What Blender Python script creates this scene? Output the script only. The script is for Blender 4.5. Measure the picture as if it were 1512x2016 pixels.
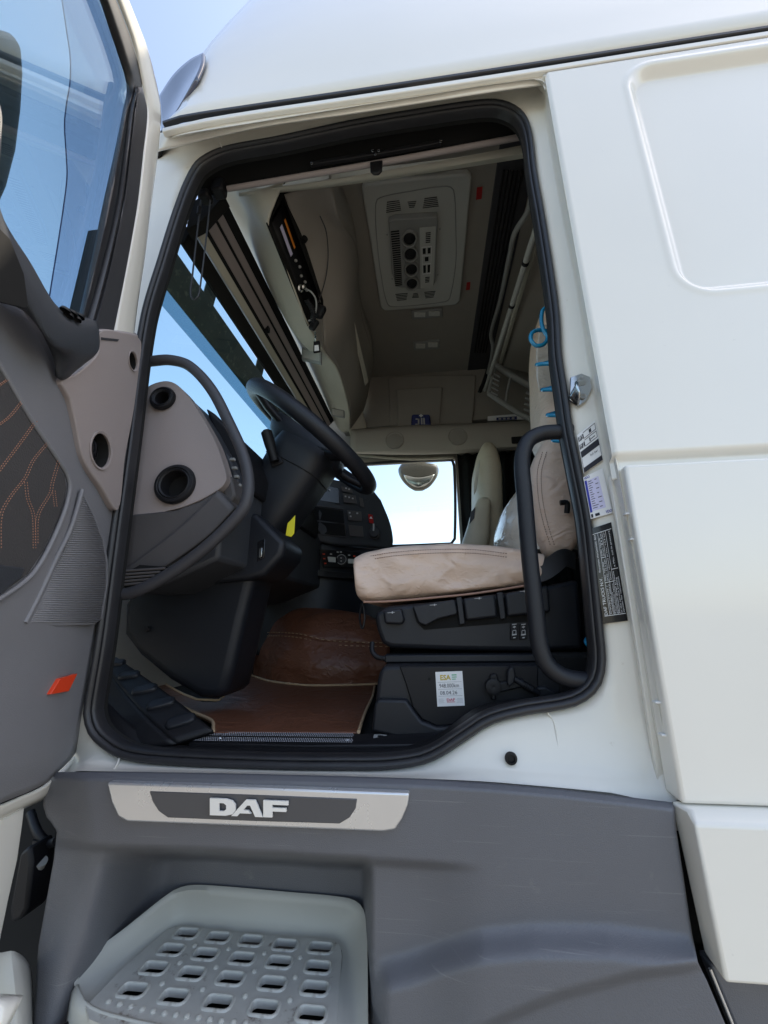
import bpy, bmesh, math, random
from mathutils import Vector, Matrix, noise
random.seed(7)
scene = bpy.context.scene
for o in list(bpy.data.objects): bpy.data.objects.remove(o)
R = math.radians

# ------------------------------------------------------------------ camera
PW, PH, FOC = 1512.0, 2016.0, 780.0
EYE = Vector((0.0, -0.74, 1.60))
_d = Vector((850 - PW/2, -(1220 - PH/2), -FOC)).normalized()
_u = Vector((math.sin(R(-2.5)), math.cos(R(-2.5)), 0))
_z = (_u - _u.dot(_d)*_d).normalized()
_x = _d.cross(_z)
AX = Matrix((_x, _d, _z))                       # camera space -> world
cam = bpy.data.cameras.new('camera'); camo = bpy.data.objects.new('camera', cam)
scene.collection.objects.link(camo)
camo.matrix_world = Matrix.Translation(EYE) @ AX.to_4x4()
cam.sensor_fit = 'HORIZONTAL'; cam.sensor_width = 36.0; cam.lens = 36.0*FOC/PW
cam.clip_start = 0.01; cam.clip_end = 3000
scene.camera = camo
scene.render.resolution_x, scene.render.resolution_y = 768, 1024

# ------------------------------------------------------------------ light
SUN_EL, SUN_AZ = 56.0, 66.0                      # azimuth measured from +y (far side) towards +x (rear)
sd = Vector((math.sin(R(SUN_AZ))*math.cos(R(SUN_EL)), math.cos(R(SUN_AZ))*math.cos(R(SUN_EL)), math.sin(R(SUN_EL))))
world = bpy.data.worlds.new('World'); scene.world = world; world.use_nodes = True
nt = world.node_tree
sky = nt.nodes.new('ShaderNodeTexSky'); sky.sky_type = 'NISHITA'; sky.sun_disc = False
sky.sun_elevation = R(SUN_EL); sky.sun_rotation = R(SUN_AZ)
sky.air_density = 1.0; sky.dust_density = 1.6; sky.ozone_density = 1.3
bg = nt.nodes['Background']; bg.inputs['Strength'].default_value = 0.15
nt.links.new(sky.outputs[0], bg.inputs['Color'])
sl = bpy.data.lights.new('sun', 'SUN'); sl.energy = 2.2; sl.angle = R(0.5); sl.color = (1.0, 0.95, 0.87)
so = bpy.data.objects.new('sun', sl); scene.collection.objects.link(so)
so.rotation_euler = (-sd).to_track_quat('-Z', 'Y').to_euler(); so.location = (0, 0, 12)
vs = scene.view_settings
vs.view_transform = 'Standard'; vs.look = 'None'; vs.gamma = 1.0; vs.use_curve_mapping = False
vs.exposure = 1.52
vs.use_white_balance = True; vs.white_balance_temperature = 7500; vs.white_balance_tint = 10   # camera balanced for open shade

# ------------------------------------------------------------------ reading points off the photograph's geometry
def ray(px, py):
    return (AX @ Vector((px - PW/2, -(py - PH/2), -FOC))).normalized()
def P(px, py, y):
    r = ray(px, py); return EYE + r*((y - EYE.y)/r.y)
def PX(px, py, x):
    r = ray(px, py); return EYE + r*((x - EYE.x)/r.x)
def PZ(px, py, z):
    r = ray(px, py); return EYE + r*((z - EYE.z)/r.z)
def PPL(px, py, p, n):
    r = ray(px, py); return EYE + r*((p - EYE).dot(n)/r.dot(n))
def proj(p):
    c = AX.transposed() @ (Vector(p) - EYE); return (PW/2 + FOC*c.x/-c.z, PH/2 - FOC*c.y/-c.z)

# ------------------------------------------------------------------ materials
MATS = {}
def mat(name, col, rough=0.5, metal=0.0, var=0.08, vscale=6.0, bump=0.0, bscale=300.0, coat=0.0, spec=0.5,
        wrinkle=0.0, wscale=18.0, dirt=None, sheen=0.0, scratch=None):
    m = bpy.data.materials.new(name); m.use_nodes = True; n = m.node_tree.nodes; l = m.node_tree.links
    b = n['Principled BSDF']
    b.inputs['Roughness'].default_value = rough; b.inputs['Metallic'].default_value = metal
    b.inputs['Coat Weight'].default_value = coat; b.inputs['Coat Roughness'].default_value = 0.06
    b.inputs['Specular IOR Level'].default_value = spec
    if sheen: b.inputs['Sheen Weight'].default_value = sheen
    tc = n.new('ShaderNodeTexCoord')
    ns = n.new('ShaderNodeTexNoise'); ns.inputs['Scale'].default_value = vscale; ns.inputs['Detail'].default_value = 8
    l.new(tc.outputs['Object'], ns.inputs['Vector'])
    mx = n.new('ShaderNodeMix'); mx.data_type = 'RGBA'
    mx.inputs[6].default_value = [c*(1-var) for c in col] + [1]
    mx.inputs[7].default_value = [min(1, c*(1+var)) for c in col] + [1]
    l.new(ns.outputs['Fac'], mx.inputs[0]); out = mx.outputs[2]
    if dirt:
        dc, ds, dt = dirt
        n2 = n.new('ShaderNodeTexNoise'); n2.inputs['Scale'].default_value = ds; n2.inputs['Detail'].default_value = 10
        n2.inputs['Roughness'].default_value = 0.65
        l.new(tc.outputs['Object'], n2.inputs['Vector'])
        rp = n.new('ShaderNodeValToRGB'); rp.color_ramp.elements[0].position = dt; rp.color_ramp.elements[1].position = min(0.99, dt+0.12)
        l.new(n2.outputs['Fac'], rp.inputs[0])
        m2 = n.new('ShaderNodeMix'); m2.data_type = 'RGBA'; m2.inputs[7].default_value = list(dc) + [1]
        l.new(rp.outputs[0], m2.inputs[0]); l.new(out, m2.inputs[6]); out = m2.outputs[2]
    if scratch:
        for kk, (rot, cut) in enumerate((((0.2, 0.9, 0.1), 0.69), ((0.1, -0.6, 0.3), 0.70), ((0.3, 1.4, 0.2), 0.71))):
            mp_ = n.new('ShaderNodeMapping'); mp_.inputs['Rotation'].default_value = rot; mp_.inputs['Scale'].default_value = (3.0, 6.0, 170.0)
            l.new(tc.outputs['Object'], mp_.inputs['Vector'])
            n3 = n.new('ShaderNodeTexNoise'); n3.inputs['Scale'].default_value = 1.6; n3.inputs['Detail'].default_value = 2
            l.new(mp_.outputs[0], n3.inputs['Vector'])
            r3 = n.new('ShaderNodeMapRange'); r3.inputs[1].default_value = cut; r3.inputs[2].default_value = cut+0.05; r3.inputs[4].default_value = 0.32
            l.new(n3.outputs['Fac'], r3.inputs[0])
            m3 = n.new('ShaderNodeMix'); m3.data_type = 'RGBA'; m3.inputs[7].default_value = list(scratch) + [1]
            l.new(r3.outputs[0], m3.inputs[0]); l.new(out, m3.inputs[6]); out = m3.outputs[2]
    l.new(out, b.inputs['Base Color'])
    rr = n.new('ShaderNodeMapRange'); rr.inputs[3].default_value = max(0.02, rough-0.06); rr.inputs[4].default_value = min(1, rough+0.08)
    l.new(ns.outputs['Fac'], rr.inputs[0]); l.new(rr.outputs[0], b.inputs['Roughness'])
    last = None
    if bump:
        nb = n.new('ShaderNodeTexNoise'); nb.inputs['Scale'].default_value = bscale; nb.inputs['Detail'].default_value = 3
        l.new(tc.outputs['Object'], nb.inputs['Vector'])
        bp = n.new('ShaderNodeBump'); bp.inputs['Strength'].default_value = bump; bp.inputs['Distance'].default_value = 0.002
        l.new(nb.outputs['Fac'], bp.inputs['Height']); last = bp
    if wrinkle:
        mpn = n.new('ShaderNodeMapping'); mpn.inputs['Rotation'].default_value = (0.3, 0.7, 0.5); mpn.inputs['Scale'].default_value = (1.0, 1.0, 1.7)
        l.new(tc.outputs['Object'], mpn.inputs['Vector'])
        hts = []
        for kk, (sc_, am_) in enumerate(((wscale*0.45, 1.0), (wscale*1.5, 0.35))):
            vo = n.new('ShaderNodeTexNoise'); vo.noise_type = 'RIDGED_MULTIFRACTAL'; vo.inputs['Scale'].default_value = sc_
            vo.inputs['Detail'].default_value = 3; vo.inputs['Distortion'].default_value = 0.9; vo.inputs['Roughness'].default_value = 0.45
            l.new(mpn.outputs[0], vo.inputs['Vector'])
            mu = n.new('ShaderNodeMath'); mu.operation = 'MULTIPLY'; mu.inputs[1].default_value = am_
            l.new(vo.outputs['Fac'], mu.inputs[0]); hts.append(mu)
        vr = n.new('ShaderNodeMath'); vr.operation = 'ADD'
        l.new(hts[0].outputs[0], vr.inputs[0]); l.new(hts[1].outputs[0], vr.inputs[1])
        bw = n.new('ShaderNodeBump'); bw.inputs['Strength'].default_value = wrinkle; bw.inputs['Distance'].default_value = 0.012
        l.new(vr.outputs[0], bw.inputs['Height'])
        if last: l.new(last.outputs[0], bw.inputs['Normal'])
        last = bw
    if last: l.new(last.outputs[0], b.inputs['Normal'])
    MATS[name] = m
    return m
def glass(name, tint, refl=1.0):
    m = bpy.data.materials.new(name); m.use_nodes = True; n = m.node_tree.nodes; l = m.node_tree.links
    n.remove(n['Principled BSDF']); o = n['Material Output']
    t = n.new('ShaderNodeBsdfTransparent'); t.inputs[0].default_value = list(tint)+[1]
    g = n.new('ShaderNodeBsdfGlossy'); g.inputs['Roughness'].default_value = 0.0
    f = n.new('ShaderNodeLayerWeight'); f.inputs[0].default_value = 0.5
    pw = n.new('ShaderNodeMath'); pw.operation = 'POWER'; pw.inputs[1].default_value = 4.0
    l.new(f.outputs['Facing'], pw.inputs[0])
    ma = n.new('ShaderNodeMath'); ma.operation = 'MULTIPLY_ADD'; ma.inputs[1].default_value = 0.75*refl; ma.inputs[2].default_value = 0.06*refl
    l.new(pw.outputs[0], ma.inputs[0])
    mx = n.new('ShaderNodeMixShader'); l.new(ma.outputs[0], mx.inputs[0]); l.new(t.outputs[0], mx.inputs[1]); l.new(g.outputs[0], mx.inputs[2])
    l.new(mx.outputs[0], o.inputs[0]); MATS[name] = m
    return m
mat('white', (0.80, 0.77, 0.70), 0.30, coat=0.85, var=0.04, vscale=3, bump=0.12, bscale=5, dirt=((0.66, 0.63, 0.57), 55, 0.68))
mat('white_jamb', (0.76, 0.735, 0.665), 0.36, coat=0.3, var=0.05, vscale=9, dirt=((0.52, 0.46, 0.36), 17, 0.66))
mat('rubber', (0.022, 0.022, 0.025), 0.42, var=0.25, vscale=20, bump=0.15, bscale=400)
mat('fairing', (0.118, 0.122, 0.136), 0.45, var=0.12, vscale=5, bump=0.35, bscale=600, dirt=((0.18, 0.178, 0.175), 13, 0.64), scratch=(0.24, 0.24, 0.245))
mat('step_grey', (0.44, 0.44, 0.405), 0.48, var=0.08, vscale=8, bump=0.06, bscale=500, dirt=((0.24, 0.24, 0.22), 9, 0.62))
mat('tread', (0.47, 0.47, 0.44), 0.36, var=0.18, vscale=22, metal=0.1, bump=0.3, bscale=120, dirt=((0.13, 0.095, 0.075), 30, 0.585), scratch=(0.68, 0.68, 0.66))
mat('alu', (0.66, 0.67, 0.68), 0.26, metal=0.65, var=0.06, vscale=10)
mat('inset_gloss', (0.075, 0.076, 0.082), 0.22, var=0.06)
mat('chrome', (0.55, 0.55, 0.54), 0.22, metal=1.0, var=0.15, vscale=30)
mat('letter', (0.85, 0.85, 0.83), 0.35, metal=0.2, var=0.02)
mat('black', (0.008, 0.008, 0.010), 0.50, var=0.2, vscale=12, bump=0.25, bscale=900, spec=0.35)
mat('black_gloss', (0.008, 0.008, 0.01), 0.18, var=0.1)
mat('void', (0.004, 0.004, 0.004), 0.9, var=0.2)
mat('column', (0.012, 0.0135, 0.018), 0.42, var=0.15, vscale=8, bump=0.3, bscale=800, spec=0.4)
mat('beige', (0.40, 0.365, 0.32), 0.72, var=0.06, vscale=7, bump=0.25, bscale=500)
mat('locker', (0.33, 0.30, 0.265), 0.7, var=0.06, vscale=7, bump=0.25, bscale=500)
mat('cream', (0.60, 0.57, 0.48), 0.55, var=0.05, vscale=6, bump=0.15, bscale=500)
mat('ceiling', (0.32, 0.295, 0.26), 0.85, var=0.08, vscale=9, bump=0.3, bscale=700)
mat('unit_grey', (0.50, 0.51, 0.48), 0.55, var=0.04, vscale=8, bump=0.1, bscale=600)
mat('unit_dark', (0.29, 0.295, 0.285), 0.5, var=0.05, vscale=8)
mat('taupe', (0.35, 0.30, 0.29), 0.60, var=0.05, vscale=6, bump=0.35, bscale=650)
mat('door_grey', (0.20, 0.20, 0.215), 0.55, var=0.05, vscale=6, bump=0.25, bscale=650)
mat('dash_grey', (0.085, 0.078, 0.078), 0.55, var=0.08, vscale=8, bump=0.3, bscale=650)
mat('pod', (0.04, 0.044, 0.052), 0.50, var=0.1, vscale=8, bump=0.4, bscale=700)
mat('trim_strip', (0.045, 0.045, 0.052), 0.5, var=0.1, vscale=9)
mat('inset', (0.055, 0.052, 0.053), 0.85, var=0.15, vscale=10, bump=0.6, bscale=380)
mat('stitch', (0.42, 0.21, 0.14), 0.8, var=0.1)
mat('leather', (0.175, 0.066, 0.036), 0.44, var=0.28, vscale=9, bump=0.25, bscale=350, wrinkle=0.6, wscale=30)
mat('piping', (0.52, 0.36, 0.22), 0.7, var=0.1, vscale=30)
mat('cover', (0.72, 0.54, 0.43), 0.42, var=0.14, vscale=9, bump=0.2, bscale=260, wrinkle=0.6, wscale=30, dirt=((0.55, 0.40, 0.30), 14, 0.66))
mat('cover_edge', (0.40, 0.23, 0.17), 0.6, var=0.1, vscale=15)
mat('cover_far', (0.60, 0.50, 0.37), 0.42, var=0.12, vscale=9, wrinkle=0.3, wscale=20)
mat('plastic_wrap', (0.64, 0.57, 0.48), 0.20, var=0.15, vscale=20, wrinkle=0.7, wscale=26, coat=0.6)
mat('thread', (0.20, 0.10, 0.07), 0.8, var=0.1)
mat('belt', (0.045, 0.046, 0.05), 0.75, var=0.1, bump=0.5, bscale=600)
mat('blue_hose', (0.0, 0.28, 0.50), 0.22, var=0.05, coat=0.4)
mat('red', (0.75, 0.06, 0.02), 0.3, var=0.08)
mat('red_button', (0.42, 0.015, 0.015), 0.4, var=0.08)
mat('orange', (0.70, 0.22, 0.03), 0.6)
mat('yellow', (0.75, 0.66, 0.03), 0.5)
mat('paper', (0.80, 0.80, 0.80), 0.7, var=0.03)
mat('lilac_paper', (0.62, 0.60, 0.80), 0.6, var=0.06, vscale=40)
mat('ink', (0.02, 0.02, 0.03), 0.7)
mat('ink_blue', (0.02, 0.03, 0.30), 0.6)
mat('ink_gold', (0.55, 0.40, 0.03), 0.6)
mat('ink_green', (0.05, 0.40, 0.18), 0.6)
mat('ink_red', (0.55, 0.03, 0.08), 0.6)
mat('ink_white', (0.80, 0.80, 0.80), 0.6)
mat('icon', (0.45, 0.45, 0.45), 0.6)
mat('lens', (0.62, 0.62, 0.58), 0.15, var=0.15, vscale=60, coat=0.5)
mat('visor', (0.10, 0.105, 0.095), 0.35, var=0.5, vscale=14, dirt=((0.30, 0.28, 0.22), 30, 0.55))
mat('fin', (0.035, 0.045, 0.085), 0.14, var=0.05, coat=0.8)
mat('navy', (0.02, 0.03, 0.14), 0.5)
mat('ground', (0.19, 0.175, 0.15), 0.9, var=0.12, vscale=2, bump=0.3, bscale=40)
mat('dots', (0.30, 0.30, 0.33), 0.35)
mat('clip', (0.75, 0.76, 0.76), 0.4, var=0.03)
glass('glass_shield', (0.66, 0.87, 0.92))
glass('glass_door', (0.80, 0.93, 0.96), 1.6)
mat('mirror_shell', (0.11, 0.10, 0.085), 0.25, var=0.2, vscale=8, coat=0.3)
glass('glass_tint', (0.48, 0.62, 0.68), 0.8)
glass('deflector', (0.72, 0.76, 0.86), 1.6)
glass('glass_far', (0.92, 0.97, 0.98), 0.6)

# ------------------------------------------------------------------ mesh helpers
ROOTS = {}
def finish(name, me, m, parent=None, label=None, smooth=True, angle=38, bevel=0, solid=0, seg=2, sub=0, off=0.0):
    o = bpy.data.objects.new(name, me); scene.collection.objects.link(o)
    me.materials.append(MATS[m] if isinstance(m, str) else m)
    if smooth:
        bm = bmesh.new(); bm.from_mesh(me)
        for f in bm.faces: f.smooth = True
        if angle < 180:
            for e in bm.edges:
                if len(e.link_faces) == 2 and e.calc_face_angle(0) > R(angle): e.smooth = False
        bm.to_mesh(me); bm.free()
    if parent is not None:
        o.parent = parent
        if parent.type == 'EMPTY': o.matrix_parent_inverse = Matrix.Translation(-parent.location)
    if label: o['label'] = label
    if solid:
        s = o.modifiers.new('thick', 'SOLIDIFY'); s.thickness = solid; s.offset = off
    if bevel:
        b = o.modifiers.new('bevel', 'BEVEL'); b.width = bevel; b.segments = seg; b.limit_method = 'ANGLE'; b.angle_limit = R(40)
        b.harden_normals = False
    if sub:
        s = o.modifiers.new('sub', 'SUBSURF'); s.levels = sub; s.render_levels = sub
    return o
def raw(verts, faces, name='m', recalc=True):
    me = bpy.data.meshes.new(name); me.from_pydata([tuple(v) for v in verts], [], faces); me.update()
    if recalc:
        bm = bmesh.new(); bm.from_mesh(me); bmesh.ops.recalc_face_normals(bm, faces=bm.faces); bm.to_mesh(me); bm.free()
    return me
def cr(pts, n, closed=False):
    """Catmull-Rom resample (points as Vectors), uniform in parameter"""
    pts = [Vector(p) for p in pts]; k = len(pts)
    if k == 2 and not closed: return [pts[0].lerp(pts[1], i/(n-1)) for i in range(n)]
    out = []; segs = k if closed else k-1
    cnt = n if closed else n-1
    # chord-length parameter
    ln = [max(1e-6, (pts[(i+1) % k]-pts[i]).length) for i in range(segs)]; tot = sum(ln)
    for i in range(n):
        s = tot*i/cnt; j = 0
        while j < segs-1 and s > ln[j]: s -= ln[j]; j += 1
        t = min(1.0, s/ln[j])
        g = (lambda q: pts[q % k]) if closed else (lambda q: pts[max(0, min(k-1, q))])
        p0, p1, p2, p3 = g(j-1), g(j), g(j+1), g(j+2)
        d1, d2 = (p2-p0), (p3-p1)
        L = ln[j]
        m1 = d1*(L/max(1e-6, (p1-p0).length + L)); m2 = d2*(L/max(1e-6, (p3-p2).length + L))
        out.append(p1*(2*t**3-3*t*t+1) + m1*(t**3-2*t*t+t) + p2*(-2*t**3+3*t*t) + m2*(t**3-t*t))
    return out
def lin(pts, n):
    pts = [Vector(p) for p in pts]; ln = [(pts[i+1]-pts[i]).length for i in range(len(pts)-1)]; tot = sum(ln); out = []
    for i in range(n):
        s = tot*i/(n-1); j = 0
        while j < len(ln)-1 and s > ln[j]: s -= ln[j]; j += 1
        out.append(pts[j].lerp(pts[j+1], min(1, s/max(1e-9, ln[j]))))
    return out
def Q(row):                                     # list of (px,py,y) -> points
    return [P(*q) if not isinstance(q, Vector) else q for q in row]
def grid_mesh(rows, closed_u=False, closed_v=False, caps=False):
    nv, nu = len(rows), len(rows[0]); vs_ = [p for r in rows for p in r]; fs = []
    for j in range(nv if closed_v else nv-1):
        for i in range(nu if closed_u else nu-1):
            a = j*nu+i; b = j*nu+(i+1) % nu; c = ((j+1) % nv)*nu+(i+1) % nu; d = ((j+1) % nv)*nu+i
            fs.append((a, b, c, d))
    if caps:
        fs.append(tuple(range(nu))); fs.append(tuple(range((nv-1)*nu, nv*nu)))
    return vs_, fs
def patch(name, rows, m, parent, nu=24, nv=16, solid=0.004, label=None, smooth_u=True, smooth_v=True, wob=0.0, wsc=8.0, angle=50, off=-1.0):
    rows = [Q(r) for r in rows]
    k = max(len(r) for r in rows)
    f = cr if smooth_u else lin
    rr = [f(r, nu) for r in rows]
    g = cr if smooth_v else lin
    cols = [g([rr[j][i] for j in range(len(rr))], nv) for i in range(nu)]
    grid = [[cols[i][j] for i in range(nu)] for j in range(nv)]
    v, fc = grid_mesh(grid)
    if wob:
        v = [p + Vector((noise.noise(p*wsc), noise.noise(p*wsc+Vector((9, 3, 1))), noise.noise(p*wsc+Vector((1, 7, 5)))))*wob for p in v]
    me = raw(v, fc, name, recalc=False)
    # make normals face the camera side
    s = sum((EYE - f_.center).dot(f_.normal) for f_ in me.polygons)
    if s < 0: me.flip_normals()
    return finish(name, me, m, parent, label, solid=solid, angle=angle, off=off)
def prism(name, pts, depth, m, parent, bevel=0.003, label=None, seg=2, angle=38, smooth=True):
    """pts: planar outline (Vectors or (px,py,y)), depth: Vector"""
    pts = Q(pts); n = len(pts); dv = Vector(depth)
    v = pts + [p+dv for p in pts]
    fs = [tuple(range(n)), tuple(range(2*n-1, n-1, -1))] + [(i, (i+1) % n, n+(i+1) % n, n+i) for i in range(n)]
    return finish(name, raw(v, fs, name), m, parent, label, bevel=bevel, seg=seg, angle=angle, smooth=smooth)
def frames(path, closed=False):
    n = len(path); T = []
    for i in range(n):
        a = path[(i-1) % n] if (closed or i > 0) else path[i]; b = path[(i+1) % n] if (closed or i < n-1) else path[i]
        T.append((b-a).normalized())
    u = T[0].orthogonal().normalized(); out = []
    for t in T:
        u = (u - t*u.dot(t)); u = u.normalized() if u.length > 1e-6 else t.orthogonal().normalized()
        out.append((t, u, t.cross(u)))
    return out
def tube_data(path, r, sides=12, closed=False, cap=True):
    F = frames(path, closed); rows = []
    for i, (p, (t, u, w)) in enumerate(zip(path, F)):
        rr = r[i] if isinstance(r, (list, tuple)) else r
        rows.append([p + (u*math.cos(2*math.pi*k/sides) + w*math.sin(2*math.pi*k/sides))*rr for k in range(sides)])
    return grid_mesh(rows, closed_u=True, closed_v=closed, caps=cap and not closed)
def tube(name, pts, r, m, parent, n=48, sides=12, closed=False, label=None, smooth=True):
    pts = Q(pts)
    path = cr(pts, n, closed) if smooth else pts
    v, f = tube_data(path, r, sides, closed)
    return finish(name, raw(v, f, name), m, parent, label, angle=60)
def strip(name, pts, w, h, m, parent, n=40, up=Vector((0, 0, 1)), closed=False, label=None, smooth=True):
    """rectangular bar swept on path: w across, h along 'up'"""
    pts = Q(pts); path = cr(pts, n, closed) if smooth else pts; rows = []
    for i, p in enumerate(path):
        a = path[i-1] if (closed or i > 0) else p; b = path[(i+1) % len(path)] if (closed or i < len(path)-1) else p
        t = (b-a).normalized(); s = t.cross(up).normalized(); q = s.cross(t).normalized()
        rows.append([p+s*w/2+q*h/2, p-s*w/2+q*h/2, p-s*w/2-q*h/2, p+s*w/2-q*h/2])
    v, f = grid_mesh(rows, closed_u=True, closed_v=closed, caps=not closed)
    return finish(name, raw(v, f, name), m, parent, label, bevel=min(w, h)*0.2, angle=50)
def rbox(name, c, size, m, parent, rot=None, bevel=0.006, seg=3, label=None, taper=None):
    sx, sy, sz = [s/2 for s in size]; vs_ = []
    for dz in (-1, 1):
        k = 1.0 if (taper is None or dz < 0) else taper
        for dx, dy in ((-1, -1), (1, -1), (1, 1), (-1, 1)): vs_.append(Vector((dx*sx*k, dy*sy*k, dz*sz)))
    if rot is not None: vs_ = [rot @ v for v in vs_]
    vs_ = [v+Vector(c) for v in vs_]
    fs = [(0, 3, 2, 1), (4, 5, 6, 7), (0, 1, 5, 4), (1, 2, 6, 5), (2, 3, 7, 6), (3, 0, 4, 7)]
    return finish(name, raw(vs_, fs, name), m, parent, label, bevel=bevel, seg=seg)
def lathe(name, c, axis, prof, m, parent, sides=32, label=None, angle=40, xdir=None, sy=1.0):
    axis = Vector(axis).normalized(); u = (xdir or axis.orthogonal()).normalized(); w = axis.cross(u); rows = []
    for r, h in prof:
        rows.append([Vector(c)+axis*h+(u*math.cos(2*math.pi*k/sides)+w*math.sin(2*math.pi*k/sides)*sy)*max(r, 1e-5) for k in range(sides)])
    v, f = grid_mesh(rows, closed_u=True)
    return finish(name, raw(v, f, name), m, parent, label, angle=angle)
def loft(name, rings, m, parent, label=None, n=40, nv=None, caps=True, angle=60, wob=0.0, wsc=9.0):
    rr = [cr(r, n, True) for r in rings]
    if nv:
        cols = [cr([rr[j][i] for j in range(len(rr))], nv) for i in range(n)]
        rr = [[cols[i][j] for i in range(n)] for j in range(nv)]
    v, f = grid_mesh(rr, closed_u=True, caps=caps)
    if wob:
        v = [p + Vector((noise.noise(p*wsc), noise.noise(p*wsc+Vector((9, 3, 1))), noise.noise(p*wsc+Vector((1, 7, 5)))))*wob for p in v]
    return finish(name, raw(v, f, name), m, parent, label, angle=angle)
def quadmap(q, off=Vector((0, 0, 0))):
    """q: four corner points tl,tr,br,bl -> function (u right, v down) in 0..1"""
    a, b, c, d = [Vector(p) for p in q]
    return lambda u, v: a.lerp(b, u).lerp(d.lerp(c, u), v) + off
def text_on(name, body, quad, box, m, parent, off, bold=0.0, align='FIT'):
    """text fitted in box (u0,v0,u1,v1) of a quad; geometry is flat print"""
    cu = bpy.data.curves.new('t', 'FONT'); cu.body = body; cu.resolution_u = 2; cu.offset = bold
    ob = bpy.data.objects.new('t', cu); scene.collection.objects.link(ob)
    bpy.context.view_layer.update()
    dg = bpy.context.evaluated_depsgraph_get()
    me = bpy.data.meshes.new_from_object(ob.evaluated_get(dg))
    bpy.data.objects.remove(ob); bpy.data.curves.remove(cu)
    if not me.vertices: return None
    xs = [v.co.x for v in me.vertices]; ys = [v.co.y for v in me.vertices]
    x0, x1, y0, y1 = min(xs), max(xs), min(ys), max(ys); f = quadmap(quad, off)
    u0, v0, u1, v1 = box
    for v in me.vertices:
        a = (v.co.x-x0)/max(1e-6, x1-x0); b = (y1-v.co.y)/max(1e-6, y1-y0)
        v.co = f(u0+(u1-u0)*a, v0+(v1-v0)*b)
    me.name = name
    return finish(name, me, m, parent, smooth=False)
def rects_on(name, quad, boxes, m, parent, off):
    f = quadmap(quad, off); v = []; fs = []
    for (u0, v0, u1, v1) in boxes:
        k = len(v); v += [f(u0, v0), f(u1, v0), f(u1, v1), f(u0, v1)]; fs.append((k, k+1, k+2, k+3))
    o = finish(name, raw(v, fs, name, recalc=False), m, parent, smooth=False)
    if len(boxes) > 1: o['kind'] = 'stuff'
    return o
def sheet(name, quad, m, parent, th=0.0006, label=None, n=None):
    a, b, c, d = [Vector(p) for p in quad]; nn = (b-a).cross(d-a).normalized()
    if nn.dot(EYE-a) < 0: nn = -nn
    return prism(name, [a, b, c, d], nn*th, m, parent, bevel=0, label=label)
def thing(name, label, cat, loc, group=None):
    o = bpy.data.objects.new(name, None); o.location = loc; scene.collection.objects.link(o); o.empty_display_size = 0.1
    o['label'] = label; o['category'] = cat
    if group: o['group'] = group
    return o
def sstep(a, b, x):
    t = max(0.0, min(1.0, (x-a)/(b-a))); return t*t*(3-2*t)
def interp(tab, x):
    if x <= tab[0][0]: return tab[0][1]
    for (x0, y0), (x1, y1) in zip(tab, tab[1:]):
        if x <= x1: return y0+(y1-y0)*(x-x0)/(x1-x0)
    return tab[-1][1]
def inst(o, name, parent, loc):
    c = o.copy(); c.name = name; scene.collection.objects.link(c); c.parent = parent; c.location = loc
    return c

# ================================================================== SETTING
gs = 900.0
gm = raw([(-gs, -gs, 0), (gs, -gs, 0), (gs, gs, 0), (-gs, gs, 0)], [(0, 1, 2, 3)], 'ground')
g = finish('ground', gm, 'ground', smooth=False); g['kind'] = 'structure'

truck = thing('truck', 'white truck cab with grey step panel and its driver door standing open', 'truck', (0.1, 1.1, 0.0))

# ================================================================== BODY: aperture frame, seal
PAIRS = [((369,359),(300,330)),((392,324),(312,288)),((439,299),(345,268)),((550,277),(500,241)),((700,245),(680,212)),((850,220),(850,185)),
 ((933,208),(940,170)),((976,206),(1010,160)),((1009,215),(1055,155)),((1032,233),(1076,165)),((1046,266),(1087,230)),((1056,343),(1104,330)),
 ((1072,433),(1120,420)),((1093,566),(1150,566)),((1101,632),(1162,632)),((1105,702),(1175,702)),((1115,769),(1188,769)),((1127,851),(1203,851)),
 ((1143,930),(1218,930)),((1162,1027),(1236,1027)),((1176,1150),(1258,1150)),((1186,1250),(1275,1250)),((1190,1300),(1286,1310)),((1183,1342),(1305,1430)),((1163,1370),(1335,1578)),
 ((1130,1389),(1200,1562)),((1082,1399),(1100,1552)),((1035,1406),(1020,1545)),((965,1425),(960,1540)),((918,1455),(910,1537)),((847,1498),(850,1534)),
 ((774,1512),(774,1531)),((679,1514),(679,1528)),((520,1512),(520,1524)),((309,1502),(309,1520)),((243,1491),(230,1519)),((206,1469),(160,1518)),
 ((182,1443),(120,1516)),((172,1406),(95,1420)),((176,1370),(105,1350)),((193,1270),(128,1260)),((216,1099),(150,1090)),((246,882),(185,880)),
 ((281,632),(228,632)),((316,512),(258,512)),((345,420),(285,420))]
NR = 240
bot = set(range(24, 38))
lft = set(range(37, 46)) | {0, 1}
def ringc(k, yv):
    out = []
    for i, (a, b) in enumerate(PAIRS):
        px, py = a[0]+(b[0]-a[0])*k, a[1]+(b[1]-a[1])*k
        yy = yv(i) if callable(yv) else yv
        if i in lft: yy = max(yy, 0.066+0.03*max(0, k))
        out.append(P(px, py, yy))
    return cr(out, NR, True)
rings = [ringc(-0.05, 0.10), ringc(0.0, 0.075), ringc(0.10, 0.066), ringc(0.28, 0.0625), ringc(0.66, lambda i: 0.060 if i not in bot else 0.045),
         ringc(0.76, lambda i: 0.056 if i not in bot else 0.04), ringc(0.84, lambda i: 0.034 if i not in bot else 0.03),
         ringc(0.93, lambda i: 0.008 if i not in bot else 0.022), ringc(0.99, lambda i: 0.0 if i not in bot else 0.016), ringc(1.06, lambda i: 0.012 if i not in bot else 0.03), ringc(1.25, lambda i: 0.026 if i not in bot else 0.04)]
v, f = grid_mesh(rings, closed_u=True)
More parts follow.
